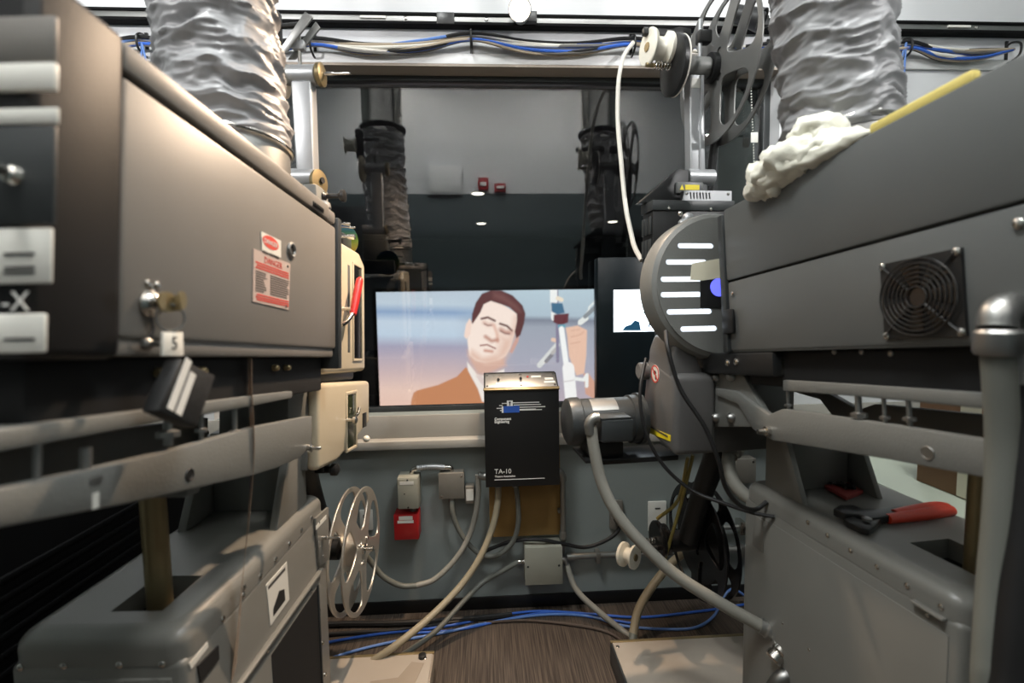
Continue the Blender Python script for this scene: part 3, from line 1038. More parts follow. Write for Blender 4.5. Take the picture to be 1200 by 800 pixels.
# ------------------------------------------------------------------ exhaust ducts
def duct(px_c, Yc, M, label, seed, r, foot_local, top_shift, px_rest):
    foot = M @ Vector(foot_local)
    t = thing('exhaust_duct', label, 'duct', foot)
    upv = (M.to_3x3() @ Vector((0, 0, 1))).normalized()
    MB().lathe([(r * 1.02, -0.004), (r * 1.04, 0.0), (r * 1.04, 0.012), (r * 1.0, 0.016), (r * 0.96, 0.13), (r * 0.9, 0.13)], foot, upv, 48).build('metal_collar', steel_d, t)
    MB().ring(foot + upv * 0.105, upv, r * 1.0, 0.006, 48, 8).build('clamp_band', steel, t)
    n, m = 110, 260
    p0 = foot + upv * 0.10
    p3 = Vector((foot.x + top_shift[0], foot.y + top_shift[1], 2.45))
    vs, fs = [], []
    path = []
    for j in range(m):
        s = j / (m - 1)
        e = s * s * (3 - 2 * s)
        p = p0.lerp(p3, s)
        p += Vector((top_shift[2] * math.sin(math.pi * s), 0, 0))
        path.append(p)
    for j in range(m):
        s = j / (m - 1)
        tg_ = (path[min(j + 1, m - 1)] - path[max(j - 1, 0)]).normalized()
        x = Vector((1, 0, 0))
        x = (x - tg_ * x.dot(tg_)).normalized()
        y = tg_.cross(x)
        L = s * (p3 - p0).length
        ends = min(1, min(s, 1 - s) / 0.03)
        for k in range(n):
            a = 2 * math.pi * k / n
            ca, sa = math.cos(a), math.sin(a)
            q = Vector((ca * 1.2, sa * 1.2, L * 4 + seed))
            wob = noise.noise(q) + 0.5 * noise.noise(q * 2.1)
            ph = L / 0.062 * 2 * math.pi + a + 4.0 * wob
            f = 1 - abs(math.sin(ph / 2)) ** 0.55
            # slack cloth: ridged wrinkles running slantwise round the hose
            k1 = 1 - 2 * abs(noise.noise(Vector((ca * 1.3 + L * 3, sa * 1.3, L * 32 + seed * 2 + 1.5 * wob))))
            k2 = 1 - 2 * abs(noise.noise(Vector((ca * 2.6, sa * 2.6 + L * 6, L * 58 + seed))))
            rr = r * (1.0 + ends * (0.10 * f - 0.06 + 0.075 * k1 + 0.03 * k2 + 0.02 * wob))
            vs.append(path[j] + (x * math.cos(a) + y * math.sin(a)) * rr)
    for j in range(m - 1):
        for k in range(n):
            k2 = (k + 1) % n
            fs.append((j * n + k, j * n + k2, (j + 1) * n + k2, (j + 1) * n + k))
    MB().add(vs, fs).build('flexible_hose', ductm, t, smooth=70)
    MB().ring(p3, (0, 0, 1), r * 1.03, 0.016, 48, 8).build('clamp_band', iron, t)
    MB().lathe([(r * 0.99, -0.05), (r * 0.99, CZ - 2.45)], p3, (0, 0, 1), 48).build('rigid_pipe', steel, t)
    return t


fl = onp(LL, 2, LH + 0.003, 262, 160)
duct(None, None, LL, 'silver flexible exhaust duct rising from the projector with red warning labels', 1.0, 0.124, (-LW * 0.5 + 0.018, 0.53, LH + 0.004), (-0.035, 0.01, -0.01), None)
duct(None, None, RL, 'silver flexible exhaust duct rising from the projector with the fan', 7.3, 0.114, (LW * 0.5 - 0.03, 0.50, LH + 0.004), (-0.085, 0.03, 0.0), None)

# ------------------------------------------------------------------ cloth and foam stick on the right lamphouse
def cloth_thing():
    t = thing('cotton_glove', 'crumpled white cotton glove on top of the fan lamphouse', 'glove', RL @ Vector((0.03, 0.5, LH)))
    def blob(pts_rad, name, seed, nz=0.35):
        vs, fs = [], []
        P = [Vector(p[:3]) for p in pts_rad]
        rad = [p[3] for p in pts_rad]
        C = catmull(P, 10)
        m, n = len(C), 40
        for i, c in enumerate(C):
            s = i / (m - 1)
            k = s * (len(rad) - 1)
            a0 = int(min(k, len(rad) - 2))
            rr = rad[a0] * (1 - (k - a0)) + rad[a0 + 1] * (k - a0)
            rr *= math.sqrt(max(0.0, 1 - abs(2 * s - 1) ** 6)) + 0.02
            tg_ = (C[min(i + 1, m - 1)] - C[max(i - 1, 0)]).normalized()
            x = Vector((0, 0, 1))
            x = (x - tg_ * x.dot(tg_)).normalized()
            y = tg_.cross(x)
            for j in range(n):
                a = 2 * math.pi * j / n
                d = x * math.cos(a) * 0.75 + y * math.sin(a)
                pp = c + d * rr
                f = noise.noise(pp * 32 + Vector((seed, 0, 0)))
                g = noise.noise(Vector((pp.x * 14, pp.y * 60, pp.z * 60 + seed)))
                q = c + d * rr * (1 + nz * f + 0.2 * (1 - 2 * abs(g)))
                q.z = max(q.z, LH + 0.002) if q.x > 0.0 else q.z
                vs.append(q)
        for i in range(m - 1):
            for j in range(n):
                j2 = (j + 1) % n
                fs.append((i * n + j, i * n + j2, (i + 1) * n + j2, (i + 1) * n + j))
        fs.append(tuple(range(n))[::-1])
        fs.append(tuple((m - 1) * n + j for j in range(n)))
        MB(RL).add(vs, fs).build(name, cloth, t, smooth=75)
    blob([(0.015, 0.585, LH + 0.006, 0.045), (0.02, 0.53, LH + 0.022, 0.062), (0.03, 0.46, LH + 0.030, 0.066), (0.045, 0.38, LH + 0.024, 0.05), (0.045, 0.31, LH + 0.012, 0.03)], 'palm', 1.0)
    blob([(0.035, 0.47, LH + 0.06, 0.034), (0.04, 0.43, LH + 0.078, 0.046), (0.045, 0.375, LH + 0.062, 0.04)], 'thumb', 5.0)
    blob([(-0.004, 0.60, LH - 0.004, 0.028), (-0.004, 0.54, LH + 0.004, 0.034), (0.002, 0.44, LH + 0.010, 0.030), (0.008, 0.34, LH + 0.008, 0.022), (0.012, 0.27, LH + 0.006, 0.014)], 'cuff_fold', 9.0, 0.2)


cloth_thing()
o = MB(RL).box((0.006, 0.105, LH + 0.001), (0.024, 0.275, LH + 0.020), 0.005).build('foam_stick', foam)
tag(o, 'pale yellow foam stick lying on the fan lamphouse', 'foam stick')
# ================================================================== pedestals and tables
PZT = 0.82
PL = frame((-0.504, 0.77, 0), 2.6, 0)       # left pedestal: near right corner on the floor
PR = frame((0.822, 0.755, 0), -5.9, 0)      # right pedestal: near left corner on the floor
PWD, PLEN = 0.285, 0.60


def open_box(M, u0, u1, v0, v1, hole, name, m, t):
    """hollow pedestal shell: rounded top with a rectangular well, four sides"""
    b = MB(M)
    hu0, hu1, hv0, hv1 = hole
    z1 = PZT
    # rounded shell lower body
    b.box((u0, v0, 0.0), (u1, v1, z1 - 0.05), 0.012, 3)
    o = b.build(name, m, t)
    k = MB(M)
    loops = [[(u0, v0), (u1, v0), (u1, v1), (u0, v1)], [(hu0, hv0), (hu0, hv1), (hu1, hv1), (hu1, hv0)]]
    rr = 0.03
    out = []
    for cx, cy, a0 in ((u1 - rr, v1 - rr, 0), (u0 + rr, v1 - rr, 90), (u0 + rr, v0 + rr, 180), (u1 - rr, v0 + rr, 270)):
        for q in range(7):
            a = R_(a0 + 15 * q)
            out.append((cx + rr * math.cos(a), cy + rr * math.sin(a)))
    # stack of ever narrower outlines makes the rounded shoulder; the well stays open
    def inset(d):
        return [((p[0] - (u0 + u1) / 2) * (1 - 2 * d / (u1 - u0)) + (u0 + u1) / 2, (p[1] - (v0 + v1) / 2) * (1 - 2 * d / (v1 - v0)) + (v0 + v1) / 2) for p in out]
    prof = [(0.0, z1 - 0.055)] + [(0.028 * (1 - math.cos(R_(a))), z1 - 0.028 + 0.028 * math.sin(R_(a))) for a in range(0, 91, 15)]
    vs, fs = [], []
    n = len(out)
    for d, z in prof:
        vs += [(p[0], p[1], z) for p in inset(d)]
    for j in range(len(prof) - 1):
        for i in range(n):
            i2 = (i + 1) % n
            fs.append((j * n + i, j * n + i2, (j + 1) * n + i2, (j + 1) * n + i))
    k.add(vs, fs)
    k.flat([inset(0.028), loops[1]], z1, 0.0004, I4)
    # well walls
    hv = [(hu0, hv0), (hu1, hv0), (hu1, hv1), (hu0, hv1)]
    vs = [(p[0], p[1], z1) for p in hv] + [(p[0], p[1], z1 - 0.045) for p in hv]
    k.add(vs, [(i, (i + 1) % 4, 4 + (i + 1) % 4, 4 + i) for i in range(4)])
    k.build('pedestal_top', m, t)
    MB(M).box((hu0 - 0.002, hv0 - 0.002, z1 - 0.049), (hu1 + 0.002, hv1 + 0.002, z1 - 0.043)).build('well_floor', blackm, t)
    return o


# ------------------------------------------------------------------ left
t = PROJ_L
w0, w1 = onp(PL, 2, PZT, 160, 716), onp(PL, 2, PZT, 185, 675)
hole = (-0.165, -0.075, w0.y, w1.y)
shell = open_box(PL, -PWD, 0.0, 0.0, PLEN, hole, 'pedestal_shell', grey_p, t)
# raised panel frame and black side opening on the aisle side
lip0, lip1 = onp(PL, 0, 0, 283, 800), onp(PL, 0, 0, 370, 674)
zl = (lip0.z + lip1.z) / 2
va = 0.105
vb = onp(PL, 0, 0, 372, 700).y
pan = MB(PL).box((0, va - 0.015, 0.03), (0.004, vb + 0.016, zl + 0.006), 0.0015).build('side_panel', grey_p, t)
MB(PL).box((0, va - 0.02, zl + 0.004), (0.014, vb + 0.02, zl + 0.012), 0.003).build('panel_lip', grey_p, t)
va2 = onp(PL, 0, 0, 316, 768).y
MB(PL).box((0.003, va2, 0.08), (0.0055, vb - 0.012, zl - 0.028)).build('opening', blackm, t)
MB(PL).box((0.004, vb - 0.012, 0.08), (0.009, vb - 0.004, zl - 0.02), 0.002).build('opening_edge', charcoal, t)
screws(PL, 0, 0.0, [(305, 675), (323, 655), (339, 637), (353, 621), (365, 607), (285, 697), (261, 725), (286, 688)], 0.0058, 1, t, name='rivets')
screws(PL, 0, 0.004, [(365, 692), (354, 701), (335, 728), (313, 762)], 0.0058, 1, t, name='rivets')
screws(PL, 0, 0.004, [(374, 715), (378, 753), (381, 790), (370, 676)], 0.0058, 1, t, name='rivets')
lb = MB(PL).prism(pxpoly(PL, 0, 0.001, [(312, 685), (336, 658), (339, 702), (317, 733)]), 0, 0.0, 0.0014).build('paper_notice', paper, t)
b = MB(PL)
b.prism(pxpoly(PL, 0, 0.001, [(320, 713), (327, 692), (333, 690), (334, 703), (320, 722)]), 0, 0.0013, 0.0018)
b.build('notice_drawing', blackink, lb)
b = MB(PL)
b.prism(pxpoly(PL, 0, 0.001, [(314, 687), (334, 664), (334, 668), (314, 691)]), 0, 0.0013, 0.0017)
b.build('notice_heading', greyink, lb)
b = MB(PL)
b.prism(pxpoly(PL, 0, 0.001, [(222, 777), (243, 752), (244, 758), (224, 784)]), 0, 0.0, 0.0014).build('small_label', paper, t)
b = MB(PL)
b.prism(pxpoly(PL, 0, 0.001, [(231, 780), (255, 756), (256, 772), (234, 800)]), 0, 0.0, 0.003)
b.build('cable_slot', blackm, t)
# bracket plate with lever at the far end
bp = MB(PL).prism(pxpoly(PL, 0, 0.0, [(367, 607), (382, 594), (383, 655), (372, 664)]), 0, 0.0, 0.008, 0.002).build('bracket_plate', grey_p, t)
MB(PL).prism(pxpoly(PL, 0, 0.008, [(370, 616), (382, 603), (382, 608), (370, 621)]), 0, 0.008, 0.009).build('white_label', paper, bp)
q = onp(PL, 0, 0.008, 378, 630)
MB(PL).lathe([(0.006, 0), (0.006, 0.01), (0.004, 0.012), (0.0045, 0.045), (0.003, 0.05)], q, (1, 0, 0), 12).build('lever', steel, bp)
screws(PL, 0, 0.008, [(379, 651), (374, 612)], 0.004, 1, bp)
# rear face: cover plate with screws
MB(PL).box((-PWD + 0.012, -0.005, 0.02), (-0.02, 0.001, PZT - 0.075), 0.002).build('rear_panel', grey_p, t)
screws(PL, 1, -0.005, [(24, 782), (75, 780), (140, 779), (190, 778)], 0.006, -1, t, name='rivets')

# ------------------------------------------------------------------ left table (casting) carrying lamphouse and head
LT = frame((-0.44, 0.595, 1.289), 3.0, -6.1)


def table(M, side, t, arm_px, rail_px, wd, uin):
    """side +1: visible face is at local u=uin looking +u; -1 looking -u"""
    th = 0.02
    far = uin - side * wd
    arm = pxpoly(M, 0, uin, arm_px)
    MB(M).prism(arm, 0, uin - side * th, uin, 0.003).build('side_rail', grey_c, t)
    MB(M).prism(arm, 0, far, far + side * th, 0.003).build('side_rail', grey_c, t)
    vs = [p[0] for p in arm]
    # cross ties between the rails
    for f in (0.06, 0.5, 0.94):
        v = min(vs) + (max(vs) - min(vs)) * f
        zc = np.interp(v, sorted(vs), [p[1] for p in sorted(arm)])
        zs = [p[1] for p in arm if abs(p[0] - v) < 0.2] or [zc]
        zz = min(zs) + 0.02
        MB(M).box((min(uin, far) + 0.01, v - 0.015, zz - 0.012), (max(uin, far) - 0.01, v + 0.015, zz + 0.012), 0.003).build('cross_tie', grey_c, t)
    rail = pxpoly(M, 0, uin, rail_px)
    u_a, u_b = sorted((uin, far))
    pl = MB(M).prism(rail, 0, u_a, u_b, 0.003).build('lamphouse_plate', grey_c, t)
    return arm, rail


t = PROJ_L
ARML = [(-230, 640), (-60, 600), (0, 573), (100, 552), (200, 528), (300, 500), (366, 487), (366, 521), (352, 536), (325, 548), (300, 556), (150, 590), (0, 618), (-60, 632), (-230, 680)]
RAILL = [(-200, 535), (0, 503), (300, 463), (343, 458), (343, 466), (300, 475), (0, 529), (-200, 562)]
UL = -0.012
table(LT, 1, t, ARML, RAILL, 0.27, UL)
# adjusting bolts between plate and rails
for (px, py0, py1, r) in ((100, 545, 567, 0.010), (43, 533, 572, 0.006), (197, 490, 512, 0.010), (236, 487, 506, 0.006), (275, 489, 508, 0.007)):
    a = onp(LT, 0, UL - 0.012, px, py0)
    c = onp(LT, 0, UL - 0.012, px, py1)
    MB(LT).cyl((UL - 0.012, c.y, c.z - 0.012), (UL - 0.012, c.y, a.z + 0.02), r * 0.6, n=12).lathe([(r * 1.5, 0), (r * 1.5, r * 0.8), (r, r)], (UL - 0.012, c.y, c.z), (0, 0, 1), 6).build('levelling_bolt', steel_d, t)
q = onp(LT, 0, UL, 222, 556)
MB(LT).ring((UL, q.y, q.z), (1, 0, 0), 0.008, 0.002, 18, 6).lathe([(0.007, 0), (0.007, 0.001)], (UL, q.y, q.z), (1, 0, 0), 14).build('bolt_hole', iron, t)
q = onp(LT, 0, UL, 112, 585)
MB(LT).box((UL, q.y - 0.005, q.z - 0.010), (UL + 0.001, q.y + 0.004, q.z + 0.008)).build('paint_chip', paper, t)
q = onp(LT, 0, UL, 361, 525)
MB(LT).lathe([(0.010, 0), (0.010, 0.008), (0.005, 0.010), (0.005, 0.026), (0.003, 0.03)], (UL, q.y, q.z), (1, 0, 0), 14).build('clamp_screw', steel, t)
# neck wedge between pedestal and table
b = MB(PL)
prof = [(v, z) for v, z in ((0.36, PZT), (0.46, 1.02), (0.53, 1.02), (0.53, PZT))]
for uu in (-0.028, -0.245):
    MB(PL).prism(prof, 0, uu - 0.01, uu + 0.01, 0.002).build('gusset', grey_p, t)
MB(PL).box((-0.235, 0.47, PZT), (-0.045, 0.56, 1.03), 0.006).build('neck', grey_p, t)
# telescopic screw post under the rear of the table
q = onp(PL, 2, PZT - 0.04, 172, 712)
MB(PL).lathe([(0.021, 0), (0.021, 0.29), (0.0, 0.29)], (-0.12, (hole[2] + hole[3]) / 2, PZT - 0.044), (0, 0, 1), 24).build('jack_post', brass, t)

# ------------------------------------------------------------------ right
t = PROJ_R
w0, w1 = onp(PR, 2, PZT, 1130, 658), onp(PR, 2, PZT, 1092, 633)
hole = (0.10, 0.20, w0.y - 0.07, w1.y + 0.0)
open_box(PR, 0.0, 0.36, 0.0, PLEN, hole, 'pedestal_shell', grey_p, t)
MB(PR).box((-0.002, 0.02, 0.02), (0.0005, PLEN - 0.02, PZT - 0.082), 0.001).build('side_panel', grey_p, t)
screws(PR, 0, 0.0, [(947, 612), (970, 627), (997, 645), (1028, 664), (1063, 686), (1103, 711)], 0.0058, -1, t, name='rivets')
screws(PR, 0, -0.002, [(917, 730), (948, 761), (1087, 721)], 0.004, -1, t, name='rivets')
b = MB(PR)
p0, p1 = onp(PR, 0, 0, 1072, 702), onp(PR, 0, 0, 1110, 728)
MB(PR).box((-0.012, p1.y, p1.z), (0.0, p0.y, p1.z + 0.006), 0.002).build('drip_rail', grey_p, t)
MB(PR).box((-0.0035, onp(PR, 0, 0, 888, 600).y - 0.03, onp(PR, 0, 0, 888, 642).z), (0.0, onp(PR, 0, 0, 888, 600).y + 0.015, onp(PR, 0, 0, 888, 605).z), 0.001).build('access_cover', grey_p, t)

RT_ = frame((0.652, 1.24, 1.21), -5.8, -6.1) @ Matrix.Translation((0, -LRL, 0))
t = PROJ_R
ARMR = [(838, 455), (862, 458), (900, 486), (916, 479), (1040, 497), (1165, 517), (1330, 545), (1330, 600), (1165, 562), (1040, 538), (905, 516), (882, 503), (864, 473), (838, 463)]
RAILR = [(917, 445), (1000, 450), (1165, 461), (1330, 474), (1330, 500), (1165, 480), (1000, 464), (917, 458)]
UR = 0.02
table(RT_, -1, t, ARMR, RAILR, 0.27, UR)
for (px, py0, py1, r) in ((1007, 470, 489, 0.010), (1037, 473, 491, 0.006), (1066, 474, 493, 0.007), (924, 458, 476, 0.006)):
    a = onp(RT_, 0, UR + 0.012, px, py0)
    c = onp(RT_, 0, UR + 0.012, px, py1)
    MB(RT_).cyl((UR + 0.012, c.y, c.z - 0.012), (UR + 0.012, c.y, a.z + 0.02), r * 0.6, n=12).lathe([(r * 1.5, 0), (r * 1.5, r * 0.8), (r, r)], (UR + 0.012, c.y, c.z), (0, 0, 1), 6).build('levelling_bolt', steel_d, t)
q = onp(RT_, 0, UR, 1087, 531)
MB(RT_).ring((UR, q.y, q.z), (1, 0, 0), 0.010, 0.002, 18, 6).lathe([(0.009, 0), (0.009, 0.001)], (UR, q.y, q.z), (-1, 0, 0), 14).build('bolt_hole', steel_d, t)
q = onp(RT_, 0, UR, 901, 505)
MB(RT_).lathe([(0.012, 0), (0.012, 0.01), (0.006, 0.012), (0.006, 0.03)], (UR, q.y, q.z), (-1, 0, 0), 14).build('clamp_screw', steel, t)
# web plate joining arm and soundhead, with bolts
web = pxpoly(RT_, 0, UR + 0.012, [(834, 437), (870, 437), (880, 455), (905, 500), (862, 500), (834, 500)])
MB(RT_).prism(web, 0, UR + 0.010, UR + 0.03, 0.003).build('arm_web', grey_c, t)
for px, py in ((840, 442), (858, 441), (840, 489), (858, 489)):
    q = onp(RT_, 0, UR + 0.010, px, py)
    MB(RT_).lathe([(0.014, 0), (0.014, 0.004), (0.010, 0.012), (0.006, 0.015)], (UR + 0.010, q.y, q.z), (-1, 0, 0), 14).build('arm_bolt', steel_d, t)
prof = [(v, z) for v, z in ((0.395, PZT), (0.475, 1.0), (0.54, 1.0), (0.54, PZT))]
for uu in (0.03, 0.25):
    MB(PR).prism(prof, 0, uu - 0.008, uu + 0.008, 0.002).build('gusset', grey_p, t)
MB(PR).box((0.045, 0.485, PZT), (0.24, 0.56, 1.01), 0.006).build('neck', grey_p, t)
MB(PR).lathe([(0.019, 0), (0.019, 0.29), (0.0, 0.29)], (0.155, (hole[2] + hole[3]) / 2 - 0.01, PZT - 0.044), (0, 0, 1), 24).build('jack_post', brass, t)
# ================================================================== projector heads
def reel(name, label, c, yaw, Rr, wd, m, n=5, hub=0.30, extra=None, full=False, group=None):
    """film reel, axis along local u of the frame; two spoked flanges and a core"""
    M = frame(c, yaw, 0)
    t = thing(name, label, 'film reel', Vector((c[0], c[1], c[2] - Rr)), group)
    holes = []
    for k in range(n):
        a = 2 * math.pi * k / n + 0.3
        lp = []
        r0, r1 = Rr * (hub + 0.03), Rr * 0.945
        half = math.pi / n * 0.90
        # rounded sector opening
        rm, rh = (r0 + r1) / 2, (r1 - r0) / 2
        for i in range(28):
            s = 2 * math.pi * i / 28
            rr = rm + rh * math.copysign(abs(math.sin(s)) ** 0.75, math.sin(s))
            wdt = half * (0.62 + 0.38 * (rr - r0) / (r1 - r0))
            aa = a + wdt * math.copysign(abs(math.cos(s)) ** 0.75, math.cos(s))
            lp.append((rr * math.cos(aa), rr * math.sin(aa)))
        holes.append(lp)
    small = [circ(Rr * 0.19 * math.cos(2 * math.pi * k / 3), Rr * 0.19 * math.sin(2 * math.pi * k / 3), Rr * 0.06, 12) for k in range(3)]
    for s in (-1, 1):
        F = M.inverted() @ plane_frame(M, 0, s * wd / 2, 1)
        MB(M).flat([circ(0, 0, Rr, 72)] + holes + small + [circ(0, 0, Rr * 0.035, 12)], 0, 0.006, F, 0.0018).build('flange', m, t)
    MB(M).lathe([(Rr * hub * 0.9, -wd / 2 + 0.002), (Rr * hub * 0.9, wd / 2 - 0.002)], (0, 0, 0), (1, 0, 0), 36).build('core', m if not full else blackm, t)
    if full:
        MB(M).lathe([(Rr * full, -wd / 2 + 0.005), (Rr * full, wd / 2 - 0.005)], (0, 0, 0), (1, 0, 0), 60).build('film_roll', blackg, t)
    return M, t


# ------------------------------------------------------------------ left head
HL = frame((-0.44, 0.595, 1.289), 3.76, -6.1)
uh = -0.062                         # plane of the operating side doors
t = PROJ_L
v0 = LLL + 0.045
pt = onp(HL, 0, uh, 428, 310)
pb = onp(HL, 0, uh, 426, 436)
pn = onp(HL, 0, uh, 400, 285)
vF = pt.y
zt_, zb_ = pt.z, pb.z
sh = MB(HL).prism([(v0, zb_), (vF - 0.01, zb_), (vF - 0.01, zt_ - 0.0), (v0, pn.z + 0.01)], 0, uh - 0.24, uh - 0.02, 0.012, 3).build('head_case', grey_c, t)
dr = [(v0 + 0.03, zb_ + 0.004), (vF, zb_ + 0.004), (vF, zt_ - 0.004), (vF - 0.06, zt_ + 0.03), (v0 + 0.03, pn.z + 0.004)]
door = MB(HL).prism(dr, 0, uh - 0.03, uh, 0.016, 4).build('head_door', cream, t)
sl = pxpoly(HL, 0, uh, [(414, 310), (423, 315), (423, 420), (414, 420)])
va_, vb_ = min(p[0] for p in sl), max(p[0] for p in sl)
za_, zb2 = min(p[1] for p in sl), max(p[1] for p in sl)
MB(HL).box((uh - 0.001, va_, za_), (uh + 0.0015, vb_, zb2), 0.001).build('door_window', blackg, door)
fr = MB(HL)
for a, b in (((va_ - .008, za_ - .008), (va_, zb2 + .008)), ((vb_, za_ - .008), (vb_ + .008, zb2 + .008)), ((va_, za_ - .008), (vb_, za_)), ((va_, zb2), (vb_, zb2 + .008))):
    fr.box((uh - 0.001, a[0], a[1]), (uh + 0.004, b[0], b[1]), 0.001)
fr.build('window_rim', cream, door)
MB(HL).box((uh - 0.001, va_ - 0.05, za_ + 0.02), (uh + 0.001, va_ - 0.03, zb2 - 0.01), 0.001).build('door_groove', grey_d, door)
# red lever
q0, q1 = onp(HL, 0, uh + 0.02, 399, 381), onp(HL, 0, uh + 0.03, 414, 366)
q2 = onp(HL, 0, uh + 0.035, 422, 325)
lv = MB(HL).tube([q0, (q0 + q1) / 2 + Vector((0, 0, -0.008)), q1], 0.007, 12).build('lever_rod', steel, t)
MB(HL).tube([q1 - (q2 - q1) * 0.05, q1.lerp(q2, 0.3), q1.lerp(q2, 0.7), q2], lambda s: 0.0105 + 0.002 * math.sin(math.pi * s) - 0.006 * max(0, s - 0.93) / 0.07, 14).build('lever_grip', redpl, lv)
q = onp(HL, 0, uh + 0.008, 403, 362)
MB(HL).cyl((uh, q.y, q.z), (uh + 0.03, q.y, q.z), 0.006, n=12).build('stud', steel, t)
# turret fittings on top of the head
b = MB(HL)
for px, py, r, L in ((402, 262, 0.006, 0.05), (404, 277, 0.009, 0.06), (401, 270, 0.010, 0.02), (408, 266, 0.004, 0.05)):
    q = onp(HL, 0, uh - 0.03, px, py)
    MB(HL).lathe([(r * 0.6, 0), (r * 0.6, L * 0.6), (r, L * 0.62), (r, L), (r * 0.6, L * 1.05)], q - Vector((0.03, 0, 0)), (1, 0.15, 0), 14).build('threading_knob', steel, t)
q = onp(HL, 0, uh - 0.06, 406, 285)
MB(HL).box((uh - 0.2, q.y - 0.08, q.z - 0.05), (uh - 0.04, q.y + 0.03, q.z + 0.02), 0.008).build('head_top_block', charcoal, t)
q = onp(HL, 0, uh - 0.05, 402, 278)
MB(HL).lathe([(0.064, 0), (0.064, 0.003)], (q.x - 0.03, q.y + 0.045, q.z), (0.25, -1, 0), 40).build('colour_disc', rainbow, t)
# soundhead
us = uh
sp = pxpoly(HL, 0, us, [(371, 552), (388, 553), (432, 495), (432, 446), (372, 449)])
s_v0 = sp[0][0]
sp = [(sp[0][0], sp[0][1]), (sp[0][0] + 0.14, sp[0][1] - 0.004), (sp[2][0], sp[2][1]), (sp[3][0], sp[3][1]), (sp[4][0], sp[4][1])]
MB(HL).prism([(p[0] * 1.0, p[1]) for p in sp], 0, us - 0.23, us - 0.025, 0.006).build('soundhead_case', grey_c, t)
sd = MB(HL).prism(sp, 0, us - 0.03, us + 0.004, 0.014, 4).build('soundhead_door', cream, t)
wq = pxpoly(HL, 0, us, [(405, 463), (415, 463), (415, 521), (405, 524)])
wa, wb = min(p[0] for p in wq), max(p[0] for p in wq)
wza, wzb = min(p[1] for p in wq), max(p[1] for p in wq)
greenw = mat('green_sight_glass', sr(46, 52, 36), 0.15)
MB(HL).box((us + 0.001, wa, wza), (us + 0.0055, wb, wzb), 0.001).build('sight_window', greenw, sd)
fr = MB(HL)
for a, b in (((wa - .01, wza - .01), (wa, wzb + .01)), ((wb, wza - .01), (wb + .01, wzb + .01)), ((wa, wza - .01), (wb, wza)), ((wa, wzb), (wb, wzb + .01))):
    fr.box((us + 0.001, a[0], a[1]), (us + 0.008, b[0], b[1]), 0.002)
fr.build('window_rim', cream, sd)
q = onp(HL, 0, us + 0.01, 408, 492)
MB(HL).lathe([(0.006, 0), (0.006, 0.02), (0.012, 0.024), (0.012, 0.032), (0.005, 0.036)], (us + 0.003, q.y, q.z), (1, 0, 0), 16).build('door_knob', steel, sd)
MB(HL).tube([(us + 0.02, q.y, q.z), (us + 0.022, q.y + 0.05, q.z + 0.012), (us + 0.022, q.y + 0.07, q.z + 0.03)], 0.005, 10).build('knob_lever', steel, sd)
q = onp(HL, 0, us + 0.004, 428, 500)
MB(HL).box((us + 0.0035, q.y - 0.03, q.z), (us + 0.006, q.y + 0.01, q.z + 0.05), 0.001).build('finger_slot', iron, sd)
q = onp(HL, 0, us + 0.005, 429, 514)
MB(HL).ball((us + 0.006, q.y, q.z), 0.012).build('door_button', nylon, sd)
q = onp(HL, 0, us - 0.03, 388, 556)
MB(HL).lathe([(0.01, 0), (0.01, 0.03), (0.018, 0.034), (0.018, 0.05), (0.008, 0.056)], (us - 0.05, q.y - 0.03, q.z + 0.022), (1, 0, 0), 14).box((us - 0.06, q.y - 0.05, q.z + 0.015), (us - 0.03, q.y - 0.01, q.z + 0.06), 0.003).build('thumb_wheel', iron, t)
# bridge between lamphouse and soundhead
zb3 = onp(HL, 0, uh - 0.05, 350, 425).z
zb4 = onp(HL, 0, uh - 0.05, 350, 452).z
MB(HL).box((uh - 0.2, LLL - 0.10, zb4), (uh - 0.03, vF - 0.03, zb3), 0.01).build('bridge_casting', charcoal, t)
zc0 = onp(HL, 0, uh - 0.03, 340, 452).z
MB(HL).box((uh - 0.2, LLL - 0.08, zc0 - 0.12), (uh - 0.026, s_v0 + 0.02, zc0 - 0.004), 0.006).build('mounting_block', grey_c, t)
screws(HL, 0, uh - 0.03, [(352, 439), (361, 439)], 0.010, 1, t, steel_d)
screws(HL, 0, uh - 0.02, [(365, 466), (365, 475), (365, 484), (365, 534), (365, 541)], 0.003, 1, t, steel)

# upper magazine arm
Ya = 1.62
A0, A1 = PY(360, 212, Ya), PY(354, 88, Ya)
AF = frame((A1.x, A1.y, A1.z), 3.5, 0)
arm = MB(AF)
Lz = A1.z - A0.z
sh_ = A0.x - A1.x
pr = [(-0.030, -0.025), (0.034, -0.025), (0.030 + sh_, -Lz), (-0.026 + sh_, -Lz)]
MB(AF).prism(pr, 1, -0.02, 0.03, 0.006, 3).build('magazine_arm', alu, t)
MB(AF).lathe([(0.028, -0.055), (0.030, -0.05), (0.030, 0.045), (0.024, 0.05)], (0, 0, 0), (1, 0, 0), 28).build('spindle_housing', alu, t)
MB(AF).lathe([(0.060, -0.085), (0.068, -0.08), (0.068, -0.066), (0.055, -0.06)], (0, 0, 0), (1, 0, 0), 36).build('clutch_disc', cream, t)
MB(AF).lathe([(0.032, 0.05), (0.036, 0.054), (0.036, 0.066), (0.026, 0.07)], (0, 0, 0), (1, 0, 0), 28).build('end_cap', brass, t)
MB(AF).lathe([(0.006, 0.06), (0.006, 0.10), (0.004, 0.105), (0.004, 0.15), (0.002, 0.156)], (0, 0, 0.002), (1, 0, 0), 12).build('spindle', steel, t)
MB(AF).cyl((-0.005, 0, 0.02), (-0.005, 0, 0.145), 0.006, n=10).build('guide_post', steel, t)
MB(AF).box((-0.026, -0.014, 0.075), (0.014, 0.014, 0.105), 0.006).build('post_clamp', alu, t)
